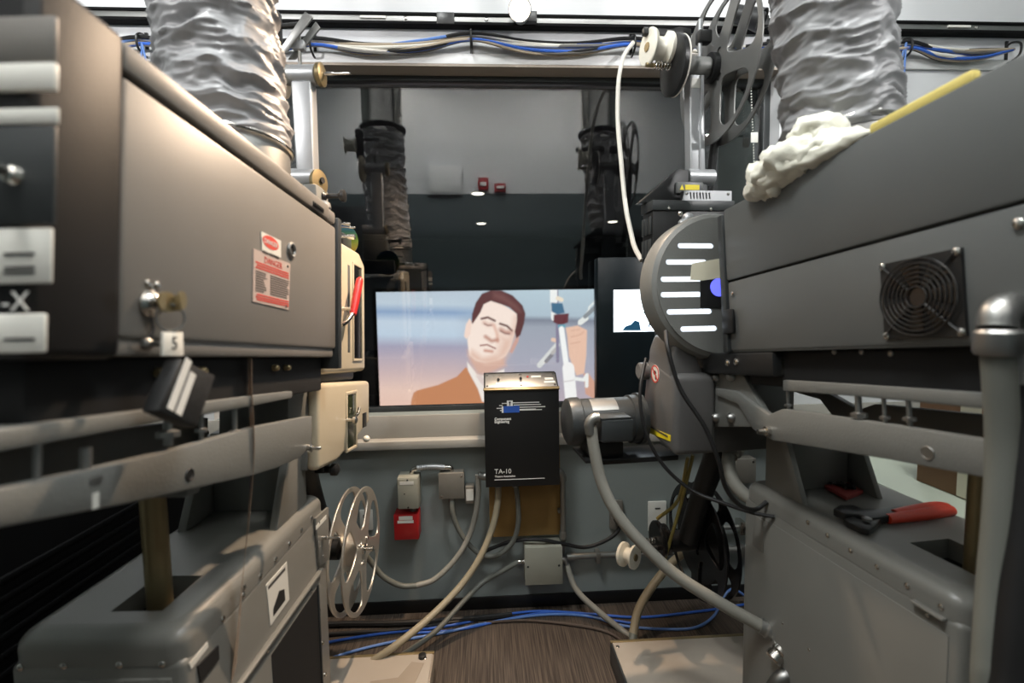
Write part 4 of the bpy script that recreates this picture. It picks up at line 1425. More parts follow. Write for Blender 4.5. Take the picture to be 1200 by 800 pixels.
MB(AF).prism([(-0.06, 0.06), (-0.035, 0.055), (0.055, 0.16), (0.03, 0.178)], 1, -0.03, -0.022, 0.003).build('swing_link', steel_d, t)
MB(AF).prism([(-0.045, 0.05), (-0.02, 0.05), (0.065, 0.145), (0.05, 0.165)], 1, 0.0, 0.008, 0.003).build('swing_link', steel_d, t)
MB(AF).lathe([(0.040, -0.02), (0.044, -0.018), (0.030, -0.008), (0.030, 0.03), (0.044, 0.042), (0.040, 0.045)], (-0.14, -0.0, 0.12), (1, 0, 0), 28).build('guide_roller', nylon, t)
MB(AF).prism([(-0.10, 0.05), (-0.06, 0.05), (-0.06, 0.19), (-0.09, 0.21), (-0.105, 0.19)], 1, -0.012, 0.012, 0.004).build('roller_bracket', iron, t)
MB(AF).cyl((-0.08, 0, 0.15), (0.02, 0, 0.155), 0.008, n=10).build('link_pin', iron, t)
# lower pivot of the arm
MB(AF).lathe([(0.03, -0.08), (0.03, 0.03)], (sh_ - 0.0, 0, -Lz + 0.01), (1, 0, 0), 24).build('arm_socket', alu, t)
pv = MB(AF).lathe([(0.036, 0), (0.040, 0.006), (0.040, 0.014), (0.016, 0.018)], (sh_ + 0.03, 0, -Lz - 0.005), (1, -0.25, 0), 30).build('pivot_disc', brass, t)
MB(AF).lathe([(0.010, 0), (0.010, 0.004)], (sh_ + 0.05, -0.004, -Lz + 0.0), (1, -0.25, 0), 18).build('pivot_hole', blackm, pv)
MB(AF).lathe([(0.010, 0), (0.016, 0.004), (0.008, 0.012), (0.008, 0.05), (0.02, 0.06), (0.02, 0.07), (0.008, 0.074)], (sh_ + 0.05, 0, -Lz - 0.05), (1, 0, 0), 18).build('film_roller', iron, t)
MB(AF).box((sh_ - 0.08, -0.05, -Lz - 0.16), (sh_ + 0.05, 0.05, -Lz - 0.02), 0.01).build('arm_foot', grey_c, t)

lc = PY(417, 643, 1.62)
TA = frame((lc.x, lc.y, lc.z), 3.0, 0)
MB().tube([HL @ Vector((us - 0.13, s_v0 + 0.2, sp[0][1] + 0.02)), Vector((lc.x - 0.13, lc.y - 0.02, lc.z + 0.22)), Vector((lc.x - 0.11, lc.y, lc.z + 0.08)), Vector((lc.x - 0.10, lc.y, lc.z))], 0.03, 16).build('take_up_arm', blackp, t)
MB(TA).lathe([(0.034, -0.12), (0.034, -0.055), (0.018, -0.05), (0.018, -0.0245)], (0, 0, 0), (1, 0, 0), 24).build('take_up_bearing', blackp, t)
MB(TA).lathe([(0.018, 0.0242), (0.018, 0.032), (0.006, 0.034), (0.006, 0.05), (0.009, 0.052), (0.009, 0.06)], (0, 0, 0), (1, 0, 0), 16).build('take_up_spindle', steel, t)
for k in range(3):
    a_ = 2 * math.pi * k / 3 + 0.4
    MB(TA).lathe([(0.007, 0.0242), (0.007, 0.03)], (0, 0.045 * math.cos(a_), 0.045 * math.sin(a_)), (1, 0, 0), 10).build('drive_pin', steel, t)
reel('film_reel', 'bright steel empty reel beside the pedestal with black opening', PY(417, 643, 1.62), 3.0, 0.205, 0.045, reelsteel, 5, 0.30)

# ------------------------------------------------------------------ right head
HR = RL
t = PROJ_R
# shutter guard, facing the lamphouse, with lit slots
gc = PY(845, 334, 1.36)
GM = frame((gc.x, gc.y, gc.z), -5.8, -6.1)
Gr = 0.198
F = GM.inverted() @ plane_frame(GM, 1, 0.0, -1)


def gpx(px, py):
    q = onp(GM, 1, 0.0, px, py)
    return q.x, q.z


loops = [circ(0, 0, Gr, 72)]
slots = []
for px0, px1, py in ((794, 836, 288), (780, 828, 307), (774, 822, 327), (774, 822, 345), (781, 834, 365), (797, 840, 385)):
    xa, za = gpx(px0, py)
    xb, zb = gpx(px1, py)
    loops.append(stadium(xa, xb, (za + zb) / 2, 0.0075))
gd = MB(GM).flat(loops, 0, 0.004, F).build('shutter_guard', grey_c, t)
n = 72
pf = [(Gr - 0.001, 0.0), (Gr + 0.012, 0.008), (Gr + 0.018, 0.022), (Gr + 0.018, 0.075), (Gr + 0.010, 0.085)]
vs, fs = [], []
for r, d in pf:
    for k in range(n):
        a = 2 * math.pi * k / n
        vs.append((r * math.cos(a), d, r * math.sin(a)))
for j in range(len(pf) - 1):
    for k in range(n):
        fs.append((j * n + k, j * n + (k + 1) % n, (j + 1) * n + (k + 1) % n, (j + 1) * n + k))
MB(GM).add(vs, fs).build('guard_rim', grey_c, t)
MB(GM).lathe([(Gr - 0.012, 0.02), (Gr - 0.012, 0.024)], (0, 0, 0), (0, 1, 0), 48).build('lit_interior', xenon, gd)
MB(GM).lathe([(Gr + 0.012, 0.082), (Gr + 0.012, 0.09)], (0, 0, 0), (0, 1, 0), 48).build('guard_back', charcoal, t)
# tape and inspection port
tp = [gpx(*p) for p in ((810, 309), (849, 302), (850, 325), (822, 329), (808, 328))]
MB(GM).prism(tp, 1, -0.006, -0.003).build('tape_patch', tape, gd)
tp = [gpx(*p) for p in ((820, 328), (850, 324), (856, 360), (820, 360))]
pt_ = MB(GM).prism(tp, 1, -0.005, -0.0022).build('inspection_port', blackm, t)
xa, za = gpx(841, 337)
MB(GM).lathe([(0.026, 0), (0.026, 0.002)], (xa, -0.007, za), (0, 1, 0), 28).build('violet_sight', violet, pt_)
# head body behind the guard (lens side)
b0, b1 = PY(800, 300, 1.5), PY(900, 430, 1.5)
MB(HR).box((0.03, LRL + 0.21, 0.02), (0.30, LRL + 0.52, 0.36), 0.012, 3).build('head_case', charcoal, t)
MB(HR).lathe([(0.05, 0), (0.05, 0.07), (0.045, 0.075)], (0.19, LRL + 0.51, 0.19), (0, 1, 0), 28).build('lens_barrel', blackp, t)
# black underside mount with bolts
zq0, zq1 = onp(HR, 0, 0.02, 850, 414).z, onp(HR, 0, 0.02, 850, 436).z
MB(HR).box((0.0, LRL - 0.16, zq1 - 0.005), (0.26, LRL + 0.14, zq0 + 0.002), 0.008).build('mount_bar', blackp, t)
screws(HR, 0, 0.0, [(853, 425), (863, 424)], 0.010, -1, t, steel)
q = onp(HR, 0, 0.0, 895, 422)
MB(HR).box((0.02, q.y - 0.03, zq1), (0.05, q.y + 0.03, zq0 - 0.01), 0.003).build('latch_bracket', steel, t)
# soundhead casting: side face, sloped top
Ys = 1.34
SF = frame((0.54, Ys, 0), -5.0, 0)
side = pxpoly(SF, 0, 0.0, [(793, 530), (757, 520), (751, 470), (757, 425), (765, 409), (778, 407), (793, 440)])
vmin, vmax = -0.02, max(p[0] for p in side) * 0.85
zt4, zt5 = 1.225, 0.895
zs4 = 1.155
prof = [(0.0, zt5), (vmax, zt5 + 0.03), (vmax + 0.02, zt5 + 0.14), (vmax - 0.01, zs4 + 0.02), (0.0, zs4 - 0.02)]
MB(SF).prism(prof, 0, 0.0, 0.135, 0.02, 4).build('soundhead_cover', soundp, t)
MB(SF).prism([(0.0, zt5 + 0.1), (0.003, zt4 - 0.03), (0.022, zt4 + 0.02), (0.055, zt4 + 0.02), (0.10, zs4 - 0.01), (0.10, zt5 + 0.1)], 1, 0.02, vmax - 0.015, 0.014, 4).build('gear_hump', soundp, t)
MB(SF).prism([(0.04, zt5 - 0.01), (vmax - 0.02, zt5 + 0.02), (vmax - 0.02, zt4 - 0.02), (0.04, zt4 - 0.06)], 0, 0.12, 0.42, 0.012, 3).build('soundhead_case', soundp, t)
MB(SF).lathe([(0.022, -0.03), (0.028, -0.025), (0.028, 0.0)], (0.0, vmax - 0.012, zt4 - 0.10), (1, 0, 0), 30).build('bearing_boss', soundp, t)
# sticker: red ring
q = onp(SF, 0, 0, 768, 438)
Fs = SF.inverted() @ plane_frame(SF, 0, -0.0005, -1) @ Matrix.Translation((-q.y, q.z, 0))
st = MB(SF).flat([circ(0, 0, 0.029, 32)], 0, 0.001, Fs).build('warning_sticker', paper, t)
MB(SF).flat([circ(0, 0, 0.028, 32), circ(0, 0, 0.0235, 32)], 0.0008, 0.0006, Fs).build('red_ring', redink, st)
MB(SF).flat([[(-0.019, 0.014), (-0.015, 0.018), (0.019, -0.014), (0.015, -0.018)]], 0.0012, 0.0004, Fs).build('red_slash', redink, st)
MB(SF).flat([circ(-0.003, 0.004, 0.011, 16, 0.007)], 0.0006, 0.0004, Fs).flat([circ(0.006, -0.010, 0.006, 16, 0.008)], 0.0006, 0.0004, Fs).build('pictogram', blackink, st)
q = pxpoly(SF, 0, 0, [(758, 499), (786, 510), (786, 517), (758, 506)])
yl = MB(SF).prism(q, 0, -0.0015, 0.001).build('yellow_strip', yellow, t)
qa, qb = q[0], q[1]
MB(SF).box((-0.0022, min(qa[0], qb[0]) + 0.015, (q[1][1] + q[2][1]) / 2 - 0.0015), (-0.0016, max(qa[0], qb[0]) - 0.02, (q[1][1] + q[2][1]) / 2 + 0.0035)).build('print_line', greyink, yl)
# motor, axis along X
mc = PY(706, 492, 1.52)
MM = frame((mc.x, mc.y, mc.z), -5.0, 0)
r = 0.078
mo = MB(MM).lathe([(r * 0.80, -0.125), (r * 0.96, -0.118), (r, -0.105), (r, -0.082), (r * 0.93, -0.078), (r * 0.93, 0.085), (r, 0.088), (r, 0.112), (r * 1.08, 0.114), (r * 1.08, 0.128), (r * 0.5, 0.13)], (0, 0, 0), (1, 0, 0), 40).build('motor', charcoal, t)
MB(MM).box((-0.045, -0.125, -0.04), (0.055, -0.06, 0.03), 0.006).box((-0.045, -0.122, 0.03), (0.05, -0.05, 0.036), 0.002).build('terminal_box', charcoal, mo)
MB(MM).prism([(math.sin(a) * r * 0.945, math.cos(a) * r * 0.945) for a in np.linspace(-0.9, -0.1, 8)] + [(math.sin(a) * r * 0.9, math.cos(a) * r * 0.9) for a in np.linspace(-0.1, -0.9, 8)], 0, -0.05, 0.035).build('name_or_glint_plate', steel_d, mo)
MB(MM).box((-0.06, -0.06, -r - 0.03), (0.05, 0.06, -r + 0.02), 0.006).box((-0.08, -0.075, -r - 0.038), (0.07, 0.075, -r - 0.028), 0.002).build('motor_foot', blackp, mo)
MB(MM).lathe([(0.02, 0.125), (0.02, 0.17)], (0, 0, 0), (1, 0, 0), 16).build('shaft', iron, mo)
# shelf plate under motor
MB(MM).box((-0.03, -0.05, -r - 0.055), (0.24, 0.08, -r - 0.038), 0.003).build('motor_shelf', iron, t)
# electronics box on top of the head
e0 = PY(765, 300, 1.50)
e1 = PY(846, 246, 1.50)
EM = frame((e0.x, 1.50, 0), -4.0, 0)
wE = e1.x - e0.x
eb = MB(EM).box((0.0, 0.0, e0.z - 0.04), (wE + 0.05, 0.085, e1.z), 0.004).build('amplifier_box', blackp, t)
MB(EM).box((-0.004, -0.004, e1.z), (wE + 0.05, 0.09, e1.z + 0.032), 0.003).build('box_lid', charcoal, eb)
screws(EM, 1, -0.004, [(784, 244), (833, 245)], 0.005, -1, eb)
b = MB(EM)
for k in range(6):
    MB(EM).box((-0.006, 0.008 + 0.026 * (k % 3), e0.z + 0.0 + 0.07 * (k // 3)), (0.0, 0.026 + 0.026 * (k % 3), e0.z + 0.055 + 0.07 * (k // 3)), 0.002).build('vent_louvre', charcoal, eb)
MB(EM).prism([(-0.03, e1.z + 0.032), (0.14, e1.z + 0.032), (0.14, e1.z + 0.14), (0.10, e1.z + 0.14)], 1, 0.04, 0.08, 0.004).build('arm_bracket', blackp, t)
sl0 = PY(803, 241, 1.49)
wS = (865 - 803) / 560 * 1.5
b = MB(EM)
zs = e1.z + 0.032
loops = [[(0, 0), (wS, 0), (wS, 0.032), (0.008, 0.032)]]
for k in range(7):
    x = 0.026 + 0.0105 * k
    loops.append([(x, 0.006), (x + 0.005, 0.006), (x + 0.003, 0.026), (x - 0.002, 0.026)])
Fv = EM.inverted() @ plane_frame(EM, 1, 0.005, -1) @ Matrix.Translation((sl0.x - e0.x, zs, 0))
sp_ = MB(EM).flat(loops, 0, 0.004, Fv).build('slotted_plate', alu, t)
MB(EM).box((sl0.x - e0.x, 0.008, zs), (sl0.x - e0.x + wS, 0.02, zs + 0.03)).build('plate_backing', blackm, sp_)
MB(EM).dome((sl0.x - e0.x + 0.014, 0.003, zs + 0.022), (0, -1, 0), 0.005).dome((sl0.x - e0.x + wS - 0.012, 0.003, zs + 0.022), (0, -1, 0), 0.005).build('screws', steel, sp_, kind='stuff')
lp = MB(EM).box((sl0.x - e0.x - 0.005, 0.03, zs + 0.03), (sl0.x - e0.x + 0.085, 0.09, zs + 0.066), 0.003).build('label_block', grey_d, t)
MB(EM).box((sl0.x - e0.x + 0.022, 0.0285, zs + 0.04), (sl0.x - e0.x + 0.07, 0.0305, zs + 0.056)).build('yellow_label', yellow, lp)
MB(EM).prism([(sl0.x - e0.x + 0.004, zs + 0.04), (sl0.x - e0.x + 0.018, zs + 0.04), (sl0.x - e0.x + 0.011, zs + 0.056)], 1, 0.0285, 0.0305).build('warning_triangle', yellow, lp)
# cable gland
q = PY(806, 256, 1.44)
cg = MB().ball(q, 0.018).lathe([(0.012, 0), (0.012, 0.03), (0.009, 0.034)], q, (-0.6, -0.2, -0.45), 14).build('cable_gland', alu, t)
MB().ball(q + Vector((-0.028, -0.01, 0.012)), 0.008).ball(q + Vector((-0.012, -0.01, -0.032)), 0.008).build('gland_screws', steel, cg, kind='stuff')
MB().tube([q + Vector((-0.02, -0.005, -0.015)), PY(796, 268, 1.46), PY(786, 285, 1.48), PY(780, 300, 1.5)], 0.007, 10).build('gland_cable', greyc, t)
# upper magazine arm, spindle and rollers
Yb = 1.58
A0, A1 = PY(815, 212, Yb), PY(815, 79, Yb)
AF = frame((A1.x, A1.y, A1.z), -4.5, 0)
Lz = A1.z - A0.z
sh_ = A0.x - A1.x
MB(AF).prism([(-0.026, -0.02), (0.024, -0.02), (0.030 + sh_, -Lz), (-0.022 + sh_, -Lz)], 1, -0.012, 0.03, 0.005, 3).box((0.010, -0.018, -Lz), (0.022, -0.010, -0.03), 0.003).build('magazine_arm', alu, t)
MB(AF).box((-0.022, -0.0135, -0.07), (0.020, -0.0115, -0.04)).build('arm_label', paper, t)
MB(AF).lathe([(0.030, -0.05), (0.032, -0.045), (0.032, 0.04), (0.028, 0.045)], (0, 0, 0), (1, 0, 0), 30).build('spindle_housing', grey_c, t)
MB(AF).lathe([(0.046, 0.045), (0.046, 0.062)], (0, 0, 0), (1, 0, 0), 30).build('reel_lock', blackp, t)
MB(AF).lathe([(0.080, -0.085), (0.090, -0.08), (0.090, -0.066), (0.07, -0.05)], (0, 0, 0.0), (1, 0, 0), 44).build('clutch_disc', iron, t)
MB(AF).ring((-0.062, 0, 0), (1, 0, 0), 0.088, 0.003, 44, 6).build('drive_belt', whitec, t)
sp_ = [Vector((-0.085 - 0.012 * k / 6 * 0.8, 0.012 * math.cos(k * 1.05), 0.012 * math.sin(k * 1.05))) for k in range(0, 36)]
MB(AF).tube(sp_, 0.0022, 6, 2).build('tension_spring', steel, t)
MB(AF).lathe([(0.006, -0.17), (0.008, -0.165), (0.008, -0.145), (0.005, -0.14), (0.005, -0.08)], (0, 0, 0), (1, 0, 0), 14).build('spring_rod', brass, t)
MB(AF).lathe([(0.052, 0), (0.056, 0.003), (0.054, 0.012), (0.034, 0.022), (0.034, 0.052), (0.052, 0.062), (0.052, 0.074)], (-0.165, 0.0, 0.055), (1, 0.12, 0), 36).build('guide_roller', nylon, t)
MB(AF).lathe([(0.014, -0.003), (0.014, 0.08)], (-0.165, 0, 0.055), (1, 0.12, 0), 18).build('roller_axle', brass, t)
MB(AF).prism([(-0.18, 0.09), (-0.02, 0.085), (-0.02, 0.115), (-0.06, 0.12), (-0.09, 0.11), (-0.18, 0.112)], 1, -0.01, 0.01, 0.003).build('roller_bracket', iron, t)
MB(AF).box((0.005, -0.016, 0.075), (0.05, 0.016, 0.115), 0.006).build('post_clamp', iron, t)
MB(AF).cyl((0.015, 0, 0.02), (0.015, 0, 0.15), 0.007, n=12).build('guide_post', alu, t)
MB(AF).lathe([(0.026, -0.03), (0.026, 0.06)], (sh_, 0, -Lz + 0.012), (1, 0, 0), 28).build('arm_socket', alu, t)
MB(AF).box((sh_ - 0.05, -0.03, -Lz - 0.15), (sh_ + 0.03, 0.06, -Lz - 0.015), 0.008).build('arm_foot', charcoal, t)
MB(AF).tube([(0.11, 0.05, -0.02), (0.105, 0.05, -0.15), (0.09, 0.05, -0.32), (0.075, 0.05, -0.42)], 0.014, 10).build('film_chute', iron, t)

pc = PY(838, 72, 1.58)
reel('film_reel', 'dull aluminium empty reel on the raised arm above the shutter guard', Vector((A1.x + 0.092, A1.y, A1.z)), -4.5, 0.236, 0.05, reelalu, 5, 0.26)
# lower take-up arm
lc = PY(822, 632, 1.66)
reel('film_reel', 'black take-up reel with film below the motor', Vector((lc.x + 0.0, lc.y, lc.z)), -4.5, 0.205, 0.048, blackg, 5, 0.32, full=0.72)
TA = frame((lc.x - 0.06, lc.y, lc.z), -4.5, 0)
g0 = PY(838, 535, 1.56)
MB().tube([g0 + Vector((0, 0, 0.05)), g0 + Vector((0, 0, 0.0)), PY(822, 580, 1.58), PY(806, 632, 1.62)], lambda s: 0.040 - 0.006 * s, 18).build('take_up_arm', blackp, t)
MB(TA).lathe([(0.036, -0.08), (0.036, 0.03)], (0, 0, 0), (1, 0, 0), 24).build('take_up_bearing', blackp, t)
MB(TA).lathe([(0.062, -0.115), (0.068, -0.11), (0.068, -0.10), (0.05, -0.09), (0.055, -0.085), (0.055, -0.075)], (0, 0, 0.01), (1, 0, 0), 36).build('clutch_disc', blackg, t)
sp_ = [Vector((-0.118 - 0.0095 * k / 6, 0.010 * math.cos(k * 1.05), 0.01 + 0.010 * math.sin(k * 1.05))) for k in range(0, 36)]
MB(TA).tube(sp_, 0.002, 6, 2).build('tension_spring', steel, t)
beltm = mat('amber_belt', sr(132, 120, 62), 0.4)
for (a, c, d) in (((812, 533, 1.52), (798, 590, 1.56), (779, 655, 1.60)), ((806, 536, 1.52), (795, 585, 1.57), (770, 608, 1.60))):
    MB().tube([PY(*a), PY(*c), PY(*d)], 0.006, 8).build('drive_belt', beltm, t)
rc = PY(731, 649, 1.62)
RM = frame((rc.x, rc.y, rc.z), -4.5, 0)
MB(RM).lathe([(0.036, -0.01), (0.042, -0.006), (0.042, 0.004), (0.026, 0.012), (0.026, 0.03), (0.040, 0.038), (0.040, 0.046)], (0, 0, 0), (0.8, -1.0, 0.1), 32).build('guide_roller', nylon, t)
MB(RM).lathe([(0.012, -0.014), (0.012, 0.05)], (0, 0, 0), (0.8, -1.0, 0.1), 16).build('roller_axle', brass, t)
MB(RM).tube([(0.02, 0.0, -0.05), (0.04, 0.0, -0.04), (0.06, 0.01, 0.0), (0.16, 0.01, 0.01)], 0.009, 10).build('roller_bracket', blackp, t)
# ================================================================== things on and by the front wall
def wpt(px, py, d=0.0):
    return PY(px, py, WY - d)


# ---- track lighting rail
t = thing('lighting_track', 'long dark metal lighting track on the white upper wall', 'light track', (0.0, WY, 2.44))
zr = 2.497
MB().box((X0 + 0.02, WY - 0.035, zr - 0.022), (X1 - 0.02, WY - 0.001, zr + 0.022), 0.003).build('track_body', steel_d, t)
for dz in (0.017, -0.017):
    MB().box((X0 + 0.02, WY - 0.040, zr + dz - 0.0055), (X1 - 0.02, WY - 0.001, zr + dz + 0.0055), 0.001).build('track_rail', trackbl, t)
for px in (437, 985 + 140):
    q = PY(px, 24, WY - 0.04)
    MB().box((q.x - 0.05, WY - 0.041, zr - 0.0025), (q.x + 0.05, WY - 0.034, zr + 0.006)).build('white_joint', whitepl, t)
q = PY(522, 23, WY - 0.04)
MB().box((q.x - 0.035, WY - 0.044, zr - 0.022), (q.x + 0.035, WY - 0.036, zr + 0.022), 0.002).build('track_coupler', iron, t)
b = MB()
for px in (475, 570, 940, 1146):
    q = PY(px, 24, WY - 0.04)
    b.dome((q.x, WY - 0.035, zr), (0, -1, 0), 0.008)
b.build('track_screws', steel, t, kind='stuff')

# ---- spot lamps on the track
def spot(px, py, lit, label, aim):
    p = PY(px, py, WY - 0.14)
    t = thing('track_spotlight', label, 'spotlight', (p.x, p.y, p.z))
    a = Vector(aim).normalized()
    MB().lathe([(0.02, -0.13), (0.032, -0.12), (0.036, -0.06), (0.042, -0.01), (0.044, 0.0), (0.040, 0.0), (0.036, -0.008)], p, a, 32).build('lamp_housing', blackp if not lit else steel_d, t)
    MB().lathe([(0.0365, -0.012), (0.0365, -0.008), (0.03, -0.002), (0.0, 0.001)], p, a, 32).build('bulb', lampm if lit else blackg, t)
    MB().tube([p - a * 0.07, p - a * 0.06 + Vector((0.04, 0.03, 0.02)), Vector((p.x + 0.04, WY - 0.06, zr))], 0.008, 10).build('yoke', iron, t)
    MB().box((p.x + 0.005, WY - 0.065, zr - 0.02), (p.x + 0.075, WY - 0.038, zr + 0.02), 0.003).build('track_adapter', iron, t)


spot(609, 11, True, 'lit halogen spotlight glowing on the lighting track', (-0.12, -1, -0.35))
spot(893, 24, False, 'unlit black spotlight on the lighting track beside the raised reel', (0.7, -0.55, -0.55))

# ---- cable bundle on hooks
t = thing('cable_bundle', 'bundle of white blue and black cables slung along the upper wall', 'cables', (0.0, WY, 2.38))
hooks = [(40, 44), (166, 45), (366, 46), (552, 40), (742, 46), (905, 52), (1062, 50), (1188, 54)]
rng = random.Random(5)
cmats = [whitec, bluec, bluec2, rubber, rubber, whitec, tanc, greyc, whitec, rubber, bluec, tanc, greyc, whitec]
HP = [PY(px, py + 4, WY - 0.035) for px, py in hooks]
for i, m in enumerate(cmats):
    P = []
    ang = 2 * math.pi * i / len(cmats)
    for h0, h1 in zip(HP, HP[1:]):
        o0 = Vector((0, 0.012 * math.cos(ang * 2), 0.013 * math.sin(ang)))
        P.append(h0 + o0)
        sag = 0.020 + 0.010 * rng.random() + (0.010 if i > 8 else 0)
        for f in (0.33, 0.66):
            P.append(h0.lerp(h1, f) + Vector((0, rng.uniform(-0.012, 0.012), -sag + rng.uniform(-0.006, 0.006) + o0.z)))
    P.append(HP[-1])
    MB().tube(P, 0.0056 + 0.0015 * rng.random(), 7, 5).build('cable', m, t)
for k, h in enumerate(HP):
    hk = MB().box((h.x - 0.006, WY - 0.008, h.z - 0.055), (h.x + 0.006, WY - 0.002, h.z + 0.05), 0.001)
    hk.tube([(h.x, WY - 0.005, h.z + 0.03), (h.x, WY - 0.03, h.z + 0.032), (h.x, WY - 0.062, h.z + 0.01), (h.x, WY - 0.06, h.z - 0.03), (h.x, WY - 0.03, h.z - 0.045), (h.x, WY - 0.005, h.z - 0.045)], 0.0045, 8)
    hk.build('cable_hook', iron, t)
# blue drops at the left and right
for px in (166, 1062):
    a = PY(px, 50, WY - 0.05)
    for dx in (-0.012, 0.006):
        MB().tube([a, a + Vector((dx, 0.01, -0.08)), a + Vector((dx * 1.5, 0.015, -0.25)), a + Vector((dx * 2, 0.02, -0.6))], 0.004, 8).build('cable_drop', bluec2, t)

# white cable hanging down to the right projector
o = MB().tube([PY(742, 50, 1.98), PY(731, 66, 1.95), PY(725, 95, 1.92), PY(724, 140, 1.88), PY(728, 190, 1.82), PY(733, 240, 1.76), PY(740, 275, 1.7), PY(744, 290, 1.66), PY(752, 305, 1.62)], 0.0085, 10).build('white_power_cable', whitec)
tag(o, 'thick white cable hanging from the wall hooks to the motor projector', 'cable')

# ball chain with tag in front of the glass
t = thing('blind_chain', 'beaded white blind chain with small tag in the window', 'chain', PY(882, 200, GY - 0.03))
b = MB()
for k in range(30):
    b.ball(PY(880 + k * 0.13, 100 + k * 3.3, GY - 0.03), 0.0032, u=8, v=6)
b.build('chain_beads', whitepl, t, kind='stuff')
q = PY(884, 161, GY - 0.032)
MB().box((q.x - 0.016, q.y - 0.002, q.z - 0.022), (q.x + 0.016, q.y + 0.002, q.z + 0.022), 0.001).build('tag', paper, t)


# ---- boxes on the lower wall
def wbox(name, label, cat, px0, py0, px1, py1, m, dp, group=None, bev=0.004):
    """wall box whose front face shows between the two pixels"""
    a, c = PY(px0, py0, WY - dp), PY(px1, py1, WY - dp)
    t = thing(name, label, cat, ((a.x + c.x) / 2, WY, c.z), group)
    MB().box((a.x, WY - dp, c.z), (c.x, WY - 0.0005, a.z), bev).build('case', m, t)
    return t, a, c


t, a, c = wbox('disconnect_box', 'putty coloured electrical box with a small white label above the red box', 'electrical box', 465, 560, 491, 596, boxgrey, 0.085)
cv = MB().box((a.x + 0.003, WY - 0.090, c.z + 0.004), (c.x - 0.003, WY - 0.0845, a.z - 0.004), 0.002).build('cover', boxgrey, t)
MB().box((a.x + 0.012, WY - 0.0912, a.z - 0.028), (c.x - 0.018, WY - 0.0898, a.z - 0.014)).build('label', paper, cv)
MB().dome(((a.x + c.x) / 2, WY - 0.09, a.z - 0.009), (0, -1, 0), 0.004).dome(((a.x + c.x) / 2, WY - 0.09, c.z + 0.009), (0, -1, 0), 0.004).dome((a.x + 0.03, WY - 0.09, (a.z + c.z) / 2), (0, -1, 0), 0.003).build('screws', iron, cv, kind='stuff')
A1_ = ((a.x + c.x) / 2, a.z)
t, a, c = wbox('junction_box', 'square steel junction box linked by a silver conduit to its neighbour', 'junction box', 514, 555, 544, 583, boxsteel, 0.06)
cv = MB().box((a.x - 0.001, WY - 0.064, c.z - 0.001), (c.x + 0.001, WY - 0.0595, a.z + 0.001), 0.001).build('cover', boxsteel, t)
MB().dome((c.x - 0.01, WY - 0.064, a.z - 0.012), (0, -1, 0), 0.005).dome((a.x + 0.01, WY - 0.064, c.z + 0.012), (0, -1, 0), 0.005).build('screws', steel, cv, kind='stuff')
B1_ = ((a.x + c.x) / 2, a.z, c.z, c.x)
t = thing('conduit_jumper', 'short silver corrugated conduit bridging two wall boxes', 'conduit', (A1_[0], WY - 0.04, A1_[1]))
MB().tube([(A1_[0] + 0.01, WY - 0.04, A1_[1]), (A1_[0] + 0.015, WY - 0.04, A1_[1] + 0.016), (A1_[0] + 0.035, WY - 0.04, A1_[1] + 0.024)], 0.010, 12).build('elbow', steel, t)
MB().tube([(B1_[0] - 0.0, WY - 0.035, B1_[1]), (B1_[0] - 0.003, WY - 0.035, B1_[1] + 0.016), (B1_[0] - 0.03, WY - 0.037, B1_[1] + 0.02)], 0.010, 12).build('elbow', steel, t)
MB().tube([(A1_[0] + 0.033, WY - 0.04, A1_[1] + 0.024), ((A1_[0] + B1_[0]) / 2, WY - 0.038, (A1_[1] + B1_[1]) / 2 + 0.026), (B1_[0] - 0.028, WY - 0.037, B1_[1] + 0.02)], 0.0115, 12, 6, ribs=0.07, rp=0.008).build('corrugated_tube', alu, t)
t, a, c = wbox('outlet_box', 'narrow steel outlet box with white instruction label', 'outlet box', 545, 570, 556, 590, boxsteel, 0.05)
MB().box((a.x + 0.004, WY - 0.0515, c.z + 0.015), (c.x - 0.003, WY - 0.0498, a.z - 0.012)).build('label', paper, t)
t, a, c = wbox('red_relay_box', 'bright red alarm relay box with two white labels', 'relay box', 461, 603, 491, 632, redp, 0.075)
MB().box((a.x + 0.022, WY - 0.0762, a.z - 0.024), (c.x - 0.024, WY - 0.0748, a.z - 0.008)).build('label', paper, t)
MB().box((a.x + 0.016, WY - 0.0768, a.z - 0.038), (c.x - 0.020, WY - 0.0754, a.z - 0.026)).build('label', paper, t)
zt_r = a.z
MB().cyl((A1_[0] + 0.012, WY - 0.04, zt_r), (A1_[0] + 0.012, WY - 0.04, zt_r + 0.035), 0.013, n=14).build('nipple', galv, t)

# ---- plywood board and black automation box
pb0, pb1 = PY(572, 520, WY - 0.02), PY(657, 626, WY - 0.02)
o = MB().box((pb0.x, WY - 0.02, pb1.z), (pb1.x, WY - 0.0005, 0.745), 0.0015).build('plywood_board', ply)
tag(o, 'plywood backboard on the wall under the black automation box', 'board')
dp = 0.15
f0, f1 = PY(567, 457, WY - dp), PY(656, 568, WY - dp)
t = thing('automation_box', 'black theatre automation box with white lettering and sloping lit top panel', 'control box', ((f0.x + f1.x) / 2, WY, f1.z))
ztb = PY(610, 436, WY - 0.035).z
bk = WY - 0.0205
MB().prism([(WY - dp, f1.z), (WY - dp, f0.z), (WY - 0.066, ztb), (bk - 0.002, ztb), (bk - 0.002, 0.76 if False else f1.z)], 0, f0.x, f1.x, 0.002).build('case', blackp, t)
